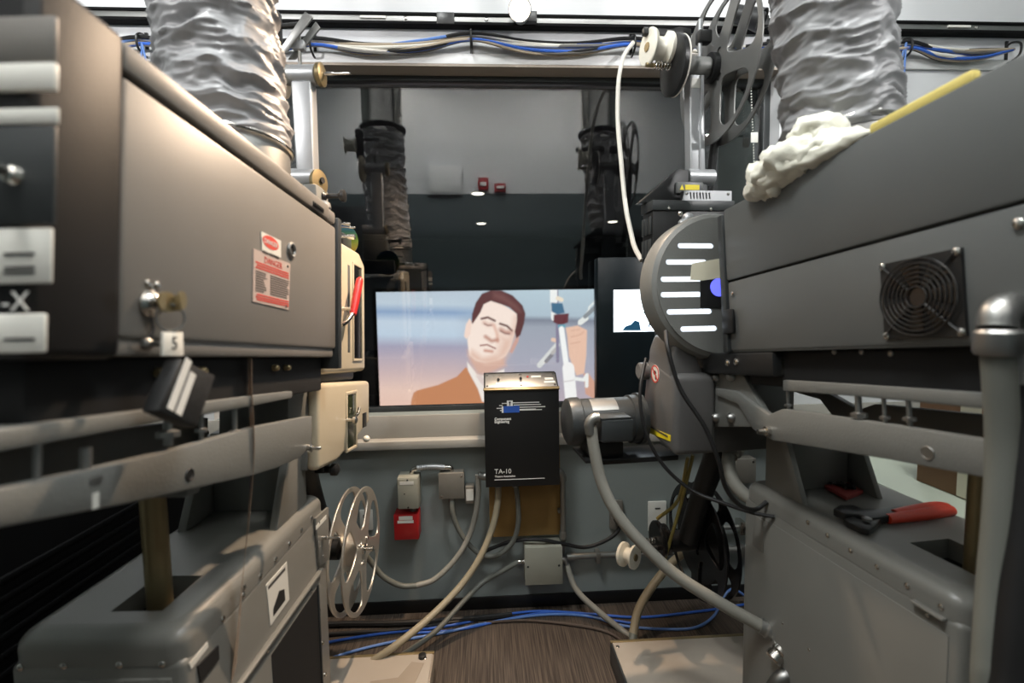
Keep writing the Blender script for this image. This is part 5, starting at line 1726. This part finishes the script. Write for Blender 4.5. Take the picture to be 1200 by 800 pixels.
# brackets holding the case to the board/wall
fm = t
sl_ = Vector((0, (WY - 0.066) - (WY - dp), ztb - f0.z))
Ls = sl_.length
TM = Matrix.Identity(4)
ex, ey = Vector((1, 0, 0)), sl_.normalized()
ez = ex.cross(ey)
for i in range(3):
    TM[i][0], TM[i][1], TM[i][2] = ex[i], ey[i], ez[i]
TM[0][3], TM[1][3], TM[2][3] = f0.x, WY - dp, f0.z
W = f1.x - f0.x
pn_ = MB(TM).box((0.006, 0.008, 0.0), (W - 0.006, Ls - 0.004, 0.004), 0.001).build('top_panel', steel_d, t)
MB(TM).box((-0.002, -0.006, -0.002), (W + 0.002, 0.008, 0.006), 0.002).build('front_edge', brass, t)
b = MB(TM)
for x in (0.014, W / 2, W - 0.014):
    for y in (0.018, Ls - 0.014):
        b.dome((x, y, 0.004), (0, 0, 1), 0.005)
b.build('panel_screws', iron, pn_, kind='stuff')
for x, yy_ in ((0.06, 0.055), (W / 2, 0.06)):
    MB(TM).lathe([(0.006, 0), (0.006, 0.004), (0.003, 0.005), (0.003, 0.018), (0.004, 0.02)], (x, yy_, 0.004), (0, -0.3, 1), 10).build('toggle_switch', iron, pn_)
MB(TM).lathe([(0.005, 0), (0.004, 0.004), (0.0, 0.005)], (W / 2 + 0.03, Ls - 0.03, 0.004), (0, 0, 1), 12).build('indicator_lamp', redpl, pn_)
for x0_, y0_, w_ in ((W / 2 + 0.10, 0.05, 0.035), (W / 2 + 0.095, 0.03, 0.045), (0.05, 0.028, 0.04), (W / 2 + 0.045, Ls - 0.034, 0.04)):
    MB(TM).box((x0_, y0_, 0.004), (x0_ + w_, y0_ + 0.012, 0.0046)).build('legend_label', paper, pn_)
FF = frame((f0.x, WY - dp, f1.z), 0, 0)
Hh = f0.z - f1.z


def fpx(px, py):
    q = PY(px, py, WY - dp)
    return q.x - f0.x, q.z - f1.z


FT = FF @ Matrix(((1, 0, 0, 0), (0, 0, -1, -0.0006), (0, 1, 0, 0), (0, 0, 0, 1)))
x_, z_ = fpx(579.5, 492.3)
MB(FT).text('Component', Matrix.Translation((x_, z_, 0)), 0.0148, sx=0.92, bold=0.0006).text('Engineering', Matrix.Translation((x_, z_ - 0.0115, 0)), 0.0148, sx=0.86, bold=0.0006).build('lettering', whiteink, t)
x_, z_ = fpx(579.5, 555)
MB(FT).text('TA-10', Matrix.Translation((x_, z_, 0)), 0.028, sx=0.95).build('lettering', whiteink, t)
x_, z_ = fpx(580, 559.2)
MB(FT).text('Theatre Automation', Matrix.Translation((x_, z_, 0)), 0.0105, sx=0.95, bold=0.0003).build('lettering', whiteink, t)
x_, z_ = fpx(579.5, 562.5)
MB(FT).box((x_, z_, 0), (x_ + 0.205, z_ + 0.0028, 0.0005)).build('print_rule', whiteink, t)
# emblem: white key with blue bar and speed lines
x_, z_ = fpx(594, 476)
em = MB(FT).box((x_, z_, 0), (x_ + 0.024, z_ + 0.024, 0.0006)).build('emblem_tab', whiteink, t)
MB(FT).flat([circ(x_ + 0.012, z_ + 0.016, 0.004, 14)], 0.0008, 0.0004, I4).box((x_ + 0.010, z_ + 0.003, 0.0006), (x_ + 0.014, z_ + 0.014, 0.001)).build('emblem_figure', blackink, em)
x2, z2 = fpx(588, 483.5)
MB(FT).box((x2, z2, 0), (x2 + 0.007, z2 + 0.026, 0.0006)).build('emblem_edge', whiteink, t)
MB(FT).box((x2 + 0.007, z2, 0), (x2 + 0.072, z2 + 0.027, 0.0007)).build('emblem_bar', blueink, t)
b = MB(FT)
for px0, px1, py in ((600, 632, 472.3), (602, 634, 474.8), (588, 594, 473), (585, 589, 475.5), (606, 639, 477.5), (582, 588, 478.8), (607, 628, 480), (586, 588, 481.3), (608, 635, 480.8)):
    xa, za = fpx(px0, py)
    xb, zb = fpx(px1, py)
    b.box((xa, za, 0), (xb, za + 0.0032, 0.0005))
b.build('emblem_lines', whiteink, t, kind='stuff')
# side elbows
eb_r = PY(660, 558, WY - 0.07)
t2 = thing('wall_conduit', 'grey rigid conduit running down beside the plywood board', 'conduit', (eb_r.x, WY - 0.05, 0.3))
q0, q1 = PY(655.5, 553, WY - 0.06), PY(662, 628, WY - 0.05)
MB().tube([(f1.x - 0.001, WY - 0.06, q0.z), (f1.x + 0.014, WY - 0.06, q0.z), (f1.x + 0.026, WY - 0.06, q0.z - 0.018), (f1.x + 0.027, WY - 0.06, q0.z - 0.04)], 0.016, 14).build('elbow', galv, t2)
MB().tube([(f1.x + 0.027, WY - 0.06, q0.z - 0.035), (f1.x + 0.027, WY - 0.055, q1.z)], 0.012, 12).build('pipe', galv, t2)
MB().lathe([(0.016, 0), (0.016, 0.03)], (f1.x + 0.027, WY - 0.055, q1.z - 0.005), (0, 0, 1), 14).build('coupling', galv, t2)
MB().cyl((f1.x + 0.027, WY - 0.055, q1.z), (f1.x + 0.027, WY - 0.02, PY(665, 652, WY - 0.04).z), 0.012, n=12).build('pipe', galv, t2)
MB().box((f1.x + 0.008, WY - 0.045, q1.z + 0.1), (f1.x + 0.046, WY - 0.0005, q1.z + 0.115), 0.002).build('strap', galv, t2)

# ---- lower junction box with conduits
t, a, c = wbox('junction_box', 'grey green junction box on the wall below the plywood board', 'junction box', 615, 642, 659, 683, boxgrey, 0.09)
cv = MB().box((a.x - 0.001, WY - 0.094, c.z - 0.001), (c.x + 0.001, WY - 0.0895, a.z + 0.001), 0.001).build('cover', boxgrey, t)
zc = (a.z + c.z) / 2
MB().dome((a.x + 0.012, WY - 0.094, zc), (0, -1, 0), 0.005).dome((c.x - 0.014, WY - 0.094, zc), (0, -1, 0), 0.005).build('screws', iron, cv, kind='stuff')
MB().lathe([(0.013, 0), (0.013, 0.008), (0.009, 0.01), (0.011, 0.02), (0.011, 0.028)], (a.x, WY - 0.05, zc), (-1, 0, 0), 14).build('gland', steel, t)
MB().tube([(c.x, WY - 0.05, zc), (c.x + 0.016, WY - 0.05, zc), (c.x + 0.026, WY - 0.055, zc - 0.02)], 0.013, 12).build('gland', steel_d, t)
jb = (a, c, zc)
ra, rb = PY(664, 652, WY - 0.03), PY(905, 640, WY - 0.03)
t = thing('wall_conduit', 'horizontal silver rigid conduit low along the front wall', 'conduit', (0.8, WY - 0.03, ra.z))
MB().cyl(ra, Vector((1.45, ra.y, ra.z)), 0.014, n=14).build('pipe', galv, t)
MB().lathe([(0.018, 0), (0.018, 0.04)], ra, (1, 0, 0), 14).build('coupling', galv, t)
for px in (700, 868):
    q = PY(px, 650, WY - 0.02)
    MB().box((q.x - 0.01, WY - 0.048, ra.z - 0.03), (q.x + 0.01, WY - 0.0005, ra.z + 0.018), 0.002).build('strap', galv, t)
rc_ = PY(868, 617, WY - 0.03)
t = thing('wall_conduit', 'short silver conduit with clamp beside the dark take-up reel', 'conduit', (rc_.x, WY - 0.03, rc_.z))
MB().cyl(Vector((rc_.x - 0.16, rc_.y, rc_.z)), Vector((rc_.x + 0.4, rc_.y, rc_.z)), 0.011, n=14).build('pipe', galv, t)
MB().box((rc_.x - 0.012, WY - 0.05, rc_.z - 0.03), (rc_.x + 0.012, WY - 0.0005, rc_.z + 0.03), 0.003).build('clamp', steel, t)

# outlets
t, a, c = wbox('wall_outlet', 'white outlet plate on the wall behind the steel reel', 'outlet', 421, 598, 437, 621, paper, 0.012, bev=0.003)
for dz_ in (0.02, 0.05):
    MB().box(((a.x + c.x) / 2 - 0.012, WY - 0.0135, a.z - dz_ - 0.014), ((a.x + c.x) / 2 + 0.012, WY - 0.0118, a.z - dz_), 0.0005).build('socket', greyink, t)
t, a, c = wbox('wall_outlet', 'white outlet cover plate behind the black clutch disc', 'outlet', 760, 588, 781, 622, paper, 0.012, bev=0.003)
MB().box(((a.x + c.x) / 2 - 0.012, WY - 0.0135, a.z - 0.034), ((a.x + c.x) / 2 + 0.012, WY - 0.0118, a.z - 0.028)).build('print_line', greyink, t)
t, a, c = wbox('wall_outlet', 'grey steel outlet plate behind the motor hose', 'outlet', 715, 587, 730, 620, boxsteel, 0.02, bev=0.003)
MB().lathe([(0.012, 0), (0.012, 0.004)], ((a.x + c.x) / 2, WY - 0.02, (a.z + c.z) / 2), (0, -1, 0), 16).build('socket', iron, t)
MB().lathe([(0.016, 0), (0.018, 0.01), (0.014, 0.03), (0.01, 0.034)], ((a.x + c.x) / 2, WY - 0.024, (a.z + c.z) / 2 - 0.01), (0, -1, 0), 16).build('plug', rubber, t)
t, a, c = wbox('junction_box', 'pale steel junction box beside the grey motor pedestal', 'junction box', 862, 538, 886, 566, boxsteel, 0.06)
MB().dome((c.x - 0.014, WY - 0.06, a.z - 0.014), (0, -1, 0), 0.006).build('screw', steel, t)


# ---- hoses and cables
def hose(name, label, cat, pts, r, m, ribs=0.0, ends=None, group=None):
    P = [PY(*p) if len(p) == 3 else PZ(p[0], p[1], r + 0.002) for p in pts]
    t = thing(name, label, cat, P[-1], group)
    MB().tube(P, r, 12, 8, ribs=ribs, rp=0.012).build('tube', m, t)
    if ends:
        for k in ends:
            a, b = (P[0], P[1]) if k == 0 else (P[-1], P[-2])
            d = (b - a).normalized()
            MB().lathe([(r * 1.1, -0.006), (r * 1.5, 0.0), (r * 1.5, 0.022), (r * 1.25, 0.026), (r * 1.25, 0.04)], a, d, 14).build('fitting', galv, t)
    return t, P


# motor hose to right pedestal
t, P = hose('motor_hose', 'grey liquid-tight hose from the black motor to the pedestal', 'hose', [(693, 500, 1.405), (696, 525, 1.40), (705, 565, 1.39), (722, 600, 1.37), (748, 632, 1.35), (790, 672, 1.32), (845, 707, 1.28), (890, 732, 1.25), (908, 741, 1.235)], 0.0175, hoseg, ends=[1])
q = P[0]
MB().tube([PY(702, 489, 1.40), PY(696, 490, 1.40), PY(691, 496, 1.40), PY(692, 508, 1.40)], 0.016, 14).build('elbow', galv, t)
e = P[-1]
e2 = PR @ Vector((0.0, (PR.inverted() @ e).y - 0.02, e.z - 0.02))
MB().tube([e, e.lerp(e2, 0.4) + Vector((0.012, -0.012, -0.008)), PY(930, 757, 1.20), e2], 0.017, 14).build('elbow', galv, t)
# short hose from soundhead to pedestal
hose('soundhead_hose', 'short grey hose curving from the soundhead into the pedestal', 'hose', [(862, 523, 1.45), (854, 535, 1.43), (856, 556, 1.40), (868, 575, 1.37), (890, 590, 1.34), (912, 600, 1.33)], 0.020, hoseg, ends=[0])
# from junction box down to the floor, right
a, c, zc = jb
g = Vector((c.x + 0.026, WY - 0.055, zc - 0.02))
t = thing('wall_hose', 'tan flexible hose falling from the lower junction box across the floor', 'hose', (g.x, g.y, 0))
MB().tube([g, PY(675, 690, 1.95), PY(700, 715, 1.90), PY(735, 743, 1.84), PZ(775, 772, 0.02), PZ(830, 810, 0.02), PZ(900, 850, 0.02)], 0.0125, 12, 8).build('tube', hoseg, t)
# thick hose from behind reel to the floor
t, P = hose('floor_conduit', 'pale curved conduit dropping from the take-up reel to the floor', 'conduit', [(800, 648, 1.88), (782, 665, 1.87), (762, 690, 1.84), (748, 715, 1.80), (742, 742, 1.76)], 0.017, hoseb)
MB().tube([P[-1], PY(741, 770, 1.70), PZ(744, 800, 0.02), PZ(750, 830, 0.02)], 0.016, 12).build('lower_tube', hosed, t)
MB().lathe([(0.021, 0), (0.023, 0.006), (0.021, 0.03)], PY(741, 772, 1.70), (0, 0.1, 1), 14).build('coupling', galv, t)
# beige hose from automation box to left floor box
t = thing('automation_hose', 'long beige ribbed hose from the automation box to the left floor box', 'hose', (0.0, WY - 0.1, 0))
P = [Vector((PY(584, 572, 1.95).x, 1.95, f1.z + 0.001)), PY(583, 590, 1.945), PY(577, 618, 1.93), PY(563, 652, 1.90), PY(540, 686, 1.86), PY(505, 722, 1.78), PY(465, 755, 1.68), PZ(425, 782, 0.06)]
MB().tube(P, 0.0135, 12, 8, ribs=0.035, rp=0.012).build('tube', hoseb, t)
MB().lathe([(0.018, 0), (0.018, 0.018)], P[0] - Vector((0, 0, 0.018)), (0, 0, 1), 14).build('fitting', galv, t)
t = thing('automation_hose', 'thin grey hose looping from the automation box to the steel junction box', 'hose', (0.0, WY - 0.1, 0.2))
P = [Vector((PY(604, 572, 1.95).x, 1.95, f1.z + 0.001)), PY(607, 590, 1.96), PY(607, 615, 1.97), PY(600, 636, 1.98), PY(583, 650, 1.985), PY(565, 650, 1.99), PY(548, 636, 1.99), PY(535, 615, 1.99), PY(530, 598, 1.99), Vector((B1_[0], WY - 0.045, B1_[2]))]
MB().tube(P, 0.0105, 12, 8).build('tube', hosed, t)
MB().lathe([(0.014, 0), (0.014, 0.02)], P[0] - Vector((0, 0, 0.02)), (0, 0, 1), 14).build('fitting', galv, t)
MB().lathe([(0.014, 0), (0.014, 0.02)], P[-1] - Vector((0, 0, 0.02)), (0, 0, 1), 14).build('fitting', galv, t)
# hose from left of box to the left reel
t = thing('wall_hose', 'grey and tan hose sagging from the automation box behind the steel reel', 'hose', (-0.1, WY - 0.1, 0.3))
xl = f0.x
P = [Vector((xl + 0.0, WY - 0.08, q0.z)), Vector((xl - 0.012, WY - 0.08, q0.z)), PY(560, 556, 1.97), PY(560, 585, 1.97), PY(552, 622, 1.97), PY(536, 652, 1.95), PY(510, 678, 1.92), PY(488, 686, 1.90)]
MB().tube(P[:3], 0.016, 14).build('elbow', galv, t)
MB().tube(P[2:], 0.0115, 12, 8).build('tube', hoseg, t)
MB().tube([P[-1], PY(470, 686, 1.89), PY(450, 676, 1.88), PY(436, 660, 1.87), PY(424, 645, 1.86), PY(408, 632, 1.86), PY(390, 625, 1.86), PY(370, 622, 1.86)], 0.011, 12, 8).build('tube', hosed, t)
# hose from lower junction box to left floor box
t = thing('wall_hose', 'grey hose curving from the lower junction box to the left floor box', 'hose', (0, WY - 0.05, 0))
P = [Vector((jb[0].x - 0.026, WY - 0.05, jb[2])), PY(590, 668, 2.0), PY(565, 683, 1.98), PY(540, 708, 1.93), PY(512, 738, 1.84), PY(480, 762, 1.74), PZ(450, 779, 0.055)]
MB().tube(P, 0.0105, 12, 8).build('tube', hosed, t)
# black cord along wall
t = thing('power_cable', 'black power cable running along the wall from the grey outlet', 'cord', (0.2, WY - 0.02, 0.2))
MB().tube([PY(727, 606, 2.02), PY(724, 622, 2.01), PY(708, 634, 2.0), PY(685, 641, 2.0), PY(660, 637, 1.99), PY(630, 632, 1.98), PY(600, 634, 2.0), PY(570, 645, 2.02), PY(560, 652, 2.03)], 0.008, 10, 8).build('cord', rubber, t)

# black cables in front of the right soundhead
t = thing('signal_cable', 'black cable draped over the grey soundhead into the pedestal', 'cable', PY(880, 600, 1.25))
MB().tube([PY(780, 388, 1.30), PY(783, 410, 1.26), PY(797, 455, 1.24), (PY(826, 500, 1.21)), PY(842, 540, 1.19), PY(850, 570, 1.19), PY(865, 590, 1.21), PY(884, 597, 1.25), PR @ Vector((-0.001, 0.50, 0.79))], 0.006, 10, 8).build('cord', rubber, t)
t = thing('signal_cable', 'thin dark cable hanging in a loop beside the black motor', 'cable', PY(860, 598, 1.3))
MB().tube([PY(757, 420, 1.46), PY(751, 450, 1.42), PY(751, 480, 1.40), PY(760, 515, 1.38), PY(780, 548, 1.36), PY(812, 575, 1.33), PY(850, 590, 1.28), PY(880, 600, 1.25), PR @ Vector((-0.001, 0.47, 0.76))], 0.0055, 10, 8).build('cord', rubber, t)

# ---- floor cables
def floor_cable(label, pts, r, m, name='network_cable', z=0.001, grp=None):
    P = [PZ(p[0], p[1], (p[2] if len(p) > 2 else 0) + r + z) for p in pts]
    o = MB().tube(P, r, 8, 8).build(name, m)
    tag(o, label, 'cable', grp)


floor_cable('blue cable lying on the carpet along the black baseboard', [(350, 760), (397, 750), (450, 742), (520, 734), (580, 722), (630, 716), (690, 719), (750, 723), (820, 716), (880, 707), (930, 700)], 0.0055, bluec)
floor_cable('blue cable curling up against the baseboard by the grey pedestal', [(350, 786), (397, 768), (450, 754), (520, 741), (580, 728), (640, 720), (690, 722), (730, 733), (780, 737), (815, 735), (836, 722, .012), (846, 703, .045), (854, 692, .07), (862, 691, .065), (880, 702, .02), (905, 712)], 0.0055, bluec2)
floor_cable('blue cable partly hidden behind the beige hose', [(480, 742), (540, 737), (600, 724), (650, 717), (700, 724), (740, 730)], 0.005, bluec)
floor_cable('thick black cable along the baseboard beside the left floor box', [(330, 734), (400, 731), (470, 730), (560, 724), (600, 720)], 0.012, rubber, 'power_cable')
floor_cable('thin black cable on the carpet behind the left floor box', [(330, 748), (400, 742), (470, 738), (540, 728), (600, 721)], 0.008, rubber, 'power_cable')
floor_cable('brown cable crossing the carpet under the tan hose', [(560, 730), (620, 727), (690, 735), (725, 748), (738, 775), (742, 800)], 0.006, mat('brown_cable', sr(70, 58, 50), 0.6), 'power_cable')


# ---- floor boxes
lidm = mat('floor_box_lid', sr(168, 158, 146), 0.42, nscale=6, namp=0.06)


def floor_box(label, cx, h, m, px_b, wood):
    P = [PZ(px, py, h) for px, py in px_b]
    x0, x1 = min(p.x for p in P), max(p.x for p in P)
    y0, y1 = min(p.y for p in P), max(p.y for p in P)
    t = thing('floor_box', label, 'floor box', ((x0 + x1) / 2, (y0 + y1) / 2, 0))
    MB().box((x0, y0, 0), (x1, y1, h - 0.004), 0.003).build('base', m, t)
    MB().box((x0 + 0.006, y0 + 0.006, h - 0.006), (x1 - 0.006, y1 - 0.012, h), 0.002).build('lid', lidm, t)
    MB().box((x0, y1 - 0.012, h - 0.005), (x1, y1, h + 0.001), 0.001).build('wooden_edge', wood, t)
    b = MB()
    for x in (x0 + 0.02, x1 - 0.03):
        for y in (y1 - 0.035, y0 + 0.03):
            b.dome((x, y, h), (0, 0, 1), 0.007)
    b.build('lid_screws', steel, t, kind='stuff')
    return t, x0, x1, y0, y1


platem = mat('beige_plate', sr(150, 138, 124), 0.5, nscale=8, namp=0.05)
t, x0, x1, y0, y1 = floor_box('beige metal floor box by the pedestal with black opening', 0, 0.09, platem, [(330, 772), (496, 771), (496, 850), (330, 850)], brass)
MB().prism([(x1 - 0.03, y1 - 0.06), (x1 - 0.075, y1 - 0.05), (x1 - 0.11, y1 - 0.12), (x1 - 0.2, y1 - 0.13), (x1 - 0.2, y1 - 0.2), (x1 - 0.06, y1 - 0.2)], 2, 0.0895, 0.0915).build('cover_flap', platem, t)
MB().lathe([(0.014, 0), (0.014, 0.01), (0.008, 0.012)], (x1 - 0.04, y1 - 0.03, 0.09), (0, 0, 1), 14).build('plug', rubber, t)
t, x0, x1, y0, y1 = floor_box('bright metal floor box by the motor projector pedestal', 0, 0.09, charcoal, [(752, 752), (905, 740), (905, 850), (752, 850)], brass)

# ================================================================== things on the right pedestal
def wrench():
    z = PZT + 0.002
    def L(px, py, h=0.008):
        q = PZ(px, py, PZT + h)
        return q
    t = thing('pliers', 'slip-joint pliers with orange red grips lying on the pedestal', 'pliers', PZ(1040, 606, PZT))
    def slab(pts, h0, h1, name, m, bev=0.003):
        P = [PZ(px, py, PZT + h0) for px, py in pts]
        MB().prism([(p.x, p.y) for p in P], 2, PZT + h0, PZT + h1, bev, 2).build(name, m, t)
    slab([(976, 604), (984, 599), (1000, 599), (1012, 604), (1035, 603), (1058, 600), (1060, 608), (1040, 613), (1018, 616), (1008, 611), (990, 610)], 0.002, 0.020, 'jaw', iron)
    slab([(988, 614), (1000, 612), (1014, 617), (1024, 613), (1036, 611), (1026, 622), (1018, 628), (1008, 626), (992, 618)], 0.001, 0.016, 'jaw', iron)
    P = [L(1048, 603, .012), L(1062, 601, .012), L(1085, 597, .012), L(1102, 595, .012), L(1118, 598, .012)]
    MB().tube(P, lambda s: 0.0125 + 0.004 * math.sin(math.pi * s) - 0.006 * max(0, s - 0.9) / 0.1, 14).build('handle_grip', orangepl, t)
    P = [L(1040, 608, .010), L(1062, 605, .010), L(1085, 602, .010), L(1106, 599, .010), L(1116, 598, .010)]
    MB().tube(P, lambda s: 0.0115 + 0.003 * math.sin(math.pi * s), 14).build('handle_grip', orangepl, t)
    MB().lathe([(0.010, 0), (0.010, 0.004), (0.006, 0.006)], L(1016, 609, 0.02), (0, 0, 1), 14).build('pivot_rivet', steel_d, t)


wrench()


def clip_thing():
    t = thing('parts_tray', 'small dusty red plastic tray with dark bits on the pedestal', 'tray', PZ(988, 578, PZT))
    P = [PZ(px, py, PZT + 0.012) for px, py in ((965, 567), (985, 560), (1012, 574), (992, 582))]
    MB().prism([(p.x, p.y) for p in P], 2, PZT + 0.001, PZT + 0.012, 0.002).build('tray', mat('dusty_red', sr(150, 62, 58), 0.6), t)
    b = MB()
    rg = random.Random(2)
    for k in range(7):
        c = P[0].lerp(P[2], 0.2 + 0.1 * k) + Vector((rg.uniform(-.01, .01), rg.uniform(-.01, .01), 0))
        d = Vector((rg.uniform(-1, 1), rg.uniform(-1, 1), 0.1)).normalized() * 0.02
        MB().cyl(c - d + Vector((0, 0, 0.005)), c + d + Vector((0, 0, 0.006)), 0.004, n=8).build('screw_bit', iron, t)


clip_thing()
# low bench with a brown carton beyond the right pedestal
t = thing('work_bench', 'low bench with pale green top beyond the motor projector pedestal', 'bench', (1.75, 1.45, 0))
MB().box((1.30, 1.0, 0.70), (2.1, 1.9, 0.735), 0.004).build('bench_top', mat('pale_laminate', sr(186, 194, 178), 0.3), t)
for x in (1.34, 2.04):
    for y in (1.04, 1.84):
        MB().box((x - 0.02, y - 0.02, 0), (x + 0.02, y + 0.02, 0.70), 0.002).build('bench_leg', steel_d, t)
t = thing('carton', 'brown cardboard carton standing on the low bench', 'carton', (1.72, 1.3, 0.735))
MB().box((1.44, 1.15, 0.736), (1.75, 1.5, 1.12), 0.003).build('carton_body', card, t)
MB().box((1.437, 1.30, 0.74), (1.4405, 1.36, 1.1)).build('packing_tape', tape, t)
# ---- equipment rack left of the left pedestal
t = thing('equipment_rack', 'black louvred equipment rack standing beyond the left pedestal', 'rack', (-1.25, 1.2, 0))
MB().box((-1.55, 0.75, 0), (-1.0, 1.75, 0.92), 0.008).build('rack_case', trackbl, t)
for k in range(16):
    MB().box((-1.002, 0.95, 0.22 + 0.038 * k), (-0.992, 1.45, 0.238 + 0.038 * k), 0.003).build('louvre', trackbl, t)
for k in range(16):
    MB().box((-1.45, 0.748, 0.22 + 0.038 * k), (-1.08, 0.742, 0.238 + 0.038 * k), 0.003).build('louvre', trackbl, t)
o = MB().tube([(-0.975, 1.36, 0.93), (-0.97, 1.36, 0.8), (-0.98, 1.37, 0.5), (-0.97, 1.36, 0.006)], 0.004, 8).build('network_cable', bluec)
tag(o, 'blue cable hanging beside the louvred black rack', 'cable')

# ---- near conduit at the right edge
t = thing('lamphouse_conduit', 'grey hose with silver elbow from the lamphouse side down to the floor', 'hose', (0.72, 0.6, 0))
e0 = RL @ Vector((-0.002, (RL.inverted() @ PX(1190, 375, 0.66)).y + 0.0, (RL.inverted() @ PX(1190, 375, 0.66)).z))
p1 = PY(1171, 392, 0.60)
MB().tube([PY(1196, 366, 0.64), PY(1186, 360, 0.62), PY(1171, 366, 0.605), PY(1168, 385, 0.60)], 0.021, 16).build('elbow', steel_d, t)
MB().lathe([(0.0235, 0), (0.026, 0.005), (0.026, 0.03), (0.022, 0.035)], PY(1169, 416, 0.60), (0, 0, 1), 20).build('gland_nut', steel_d, t)
MB().tube([PY(1169, 410, 0.60), PY(1172, 450, 0.60), PY(1175, 520, 0.60), PY(1172, 600, 0.595), PY(1165, 680, 0.59), PY(1160, 760, 0.58), PY(1158, 830, 0.575), PY(1160, 1100, 0.57), PY(1165, 1400, 0.57), PZ(1165, 1700, 0.02)], 0.0185, 14).build('tube', hosed, t)
t = thing('lamphouse_conduit', 'silver conduit fitting with black hose beside the grey hose', 'hose', (0.78, 0.6, 0))
MB().lathe([(0.022, 0), (0.026, 0.006), (0.026, 0.055), (0.02, 0.062)], PY(1203, 452, 0.60), (0, 0, 1), 18).build('gland_nut', alu, t)
MB().tube([PY(1204, 450, 0.60), PY(1206, 520, 0.59), PY(1204, 600, 0.58), PY(1196, 690, 0.57), PY(1188, 780, 0.56), PY(1182, 900, 0.55), PY(1180, 1300, 0.55), PZ(1180, 1700, 0.02)], 0.026, 14).build('tube', rubber, t)
# ---- fittings at the bottom of the right pedestal
t = thing('pedestal_fittings', 'silver conduit elbows at the foot of the grey pedestal', 'conduit', PY(910, 800, 1.2))
MB().lathe([(0.018, 0), (0.022, 0.004), (0.022, 0.02), (0.018, 0.024), (0.022, 0.03), (0.02, 0.04)], PY(905, 773, 1.19), (0.6, 0.1, 0.5), 16).build('compression_nut', steel, t)
MB().tube([PY(905, 808, 1.18), PY(914, 796, 1.17), PY(925, 790, 1.17), PY(936, 786, 1.19)], 0.020, 14).build('elbow', steel_d, t)

# ---- film strip hanging from the left lamphouse
P = [LL @ Vector((0.006, onp(LL, 0, 0.006, 293, 178).y, LH - 0.005))]
P += [PY(293, 200, 0.925), PY(294, 280, 0.915), PY(293, 380, 0.91), PY(293, 450, 0.905), PY(296, 520, 0.90), PY(292, 600, 0.90), PY(286, 660, 0.90), PY(279, 740, 0.90), PY(273, 800, 0.90), PY(268, 860, 0.90)]
P[0] = Vector((P[1].x - 0.004, P[1].y, P[1].z + 0.02))
C = catmull(P, 8)
vs, fs = [], []
for i, p in enumerate(C):
    s = i / (len(C) - 1)
    wd_ = 0.023
    ang = R_(48 - 0 * s) if s < 0.5 else R_(48 + 46 * (s - 0.5) * 2)
    d = Vector((math.cos(ang), -math.sin(ang), 0)) * wd_
    nn = Vector((math.sin(ang), math.cos(ang), 0)) * 0.0004
    for a_ in (-1, 1):
        for b_ in (-1, 1):
            vs.append(p + d * a_ * 0.5 + nn * b_)
for i in range(len(C) - 1):
    k = i * 4
    for (a_, b_) in ((0, 1), (1, 3), (3, 2), (2, 0)):
        fs.append((k + a_, k + b_, k + 4 + b_, k + 4 + a_))
o = MB().add(vs, fs).build('film_strip', film, smooth=60)
tag(o, 'clear strip of film hanging down the side of the projector with warning labels', 'film')

# ---- added glowing panel for the projector lens reflected in the window, beside the shutter guard
t = thing('lens_glow_panel', 'glowing white panel with dark case standing in for the reflected projector lens', 'light panel', PY(735, 480, GY - 0.05))
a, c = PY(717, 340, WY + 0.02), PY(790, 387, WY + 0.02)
MB().box((a.x - 0.07, WY - 0.01, ZS + 0.002), (c.x + 0.06, WY + 0.06, a.z + 0.14), 0.008).build('case', mat('glow_panel_case', sr(22, 30, 34), 0.3), t)  # dark body in place of the projector's dark reflection
MB().box((a.x, WY - 0.013, c.z), (c.x, WY - 0.009, a.z)).build('screen', lensglow, t)  # glowing face in place of the reflected lens light
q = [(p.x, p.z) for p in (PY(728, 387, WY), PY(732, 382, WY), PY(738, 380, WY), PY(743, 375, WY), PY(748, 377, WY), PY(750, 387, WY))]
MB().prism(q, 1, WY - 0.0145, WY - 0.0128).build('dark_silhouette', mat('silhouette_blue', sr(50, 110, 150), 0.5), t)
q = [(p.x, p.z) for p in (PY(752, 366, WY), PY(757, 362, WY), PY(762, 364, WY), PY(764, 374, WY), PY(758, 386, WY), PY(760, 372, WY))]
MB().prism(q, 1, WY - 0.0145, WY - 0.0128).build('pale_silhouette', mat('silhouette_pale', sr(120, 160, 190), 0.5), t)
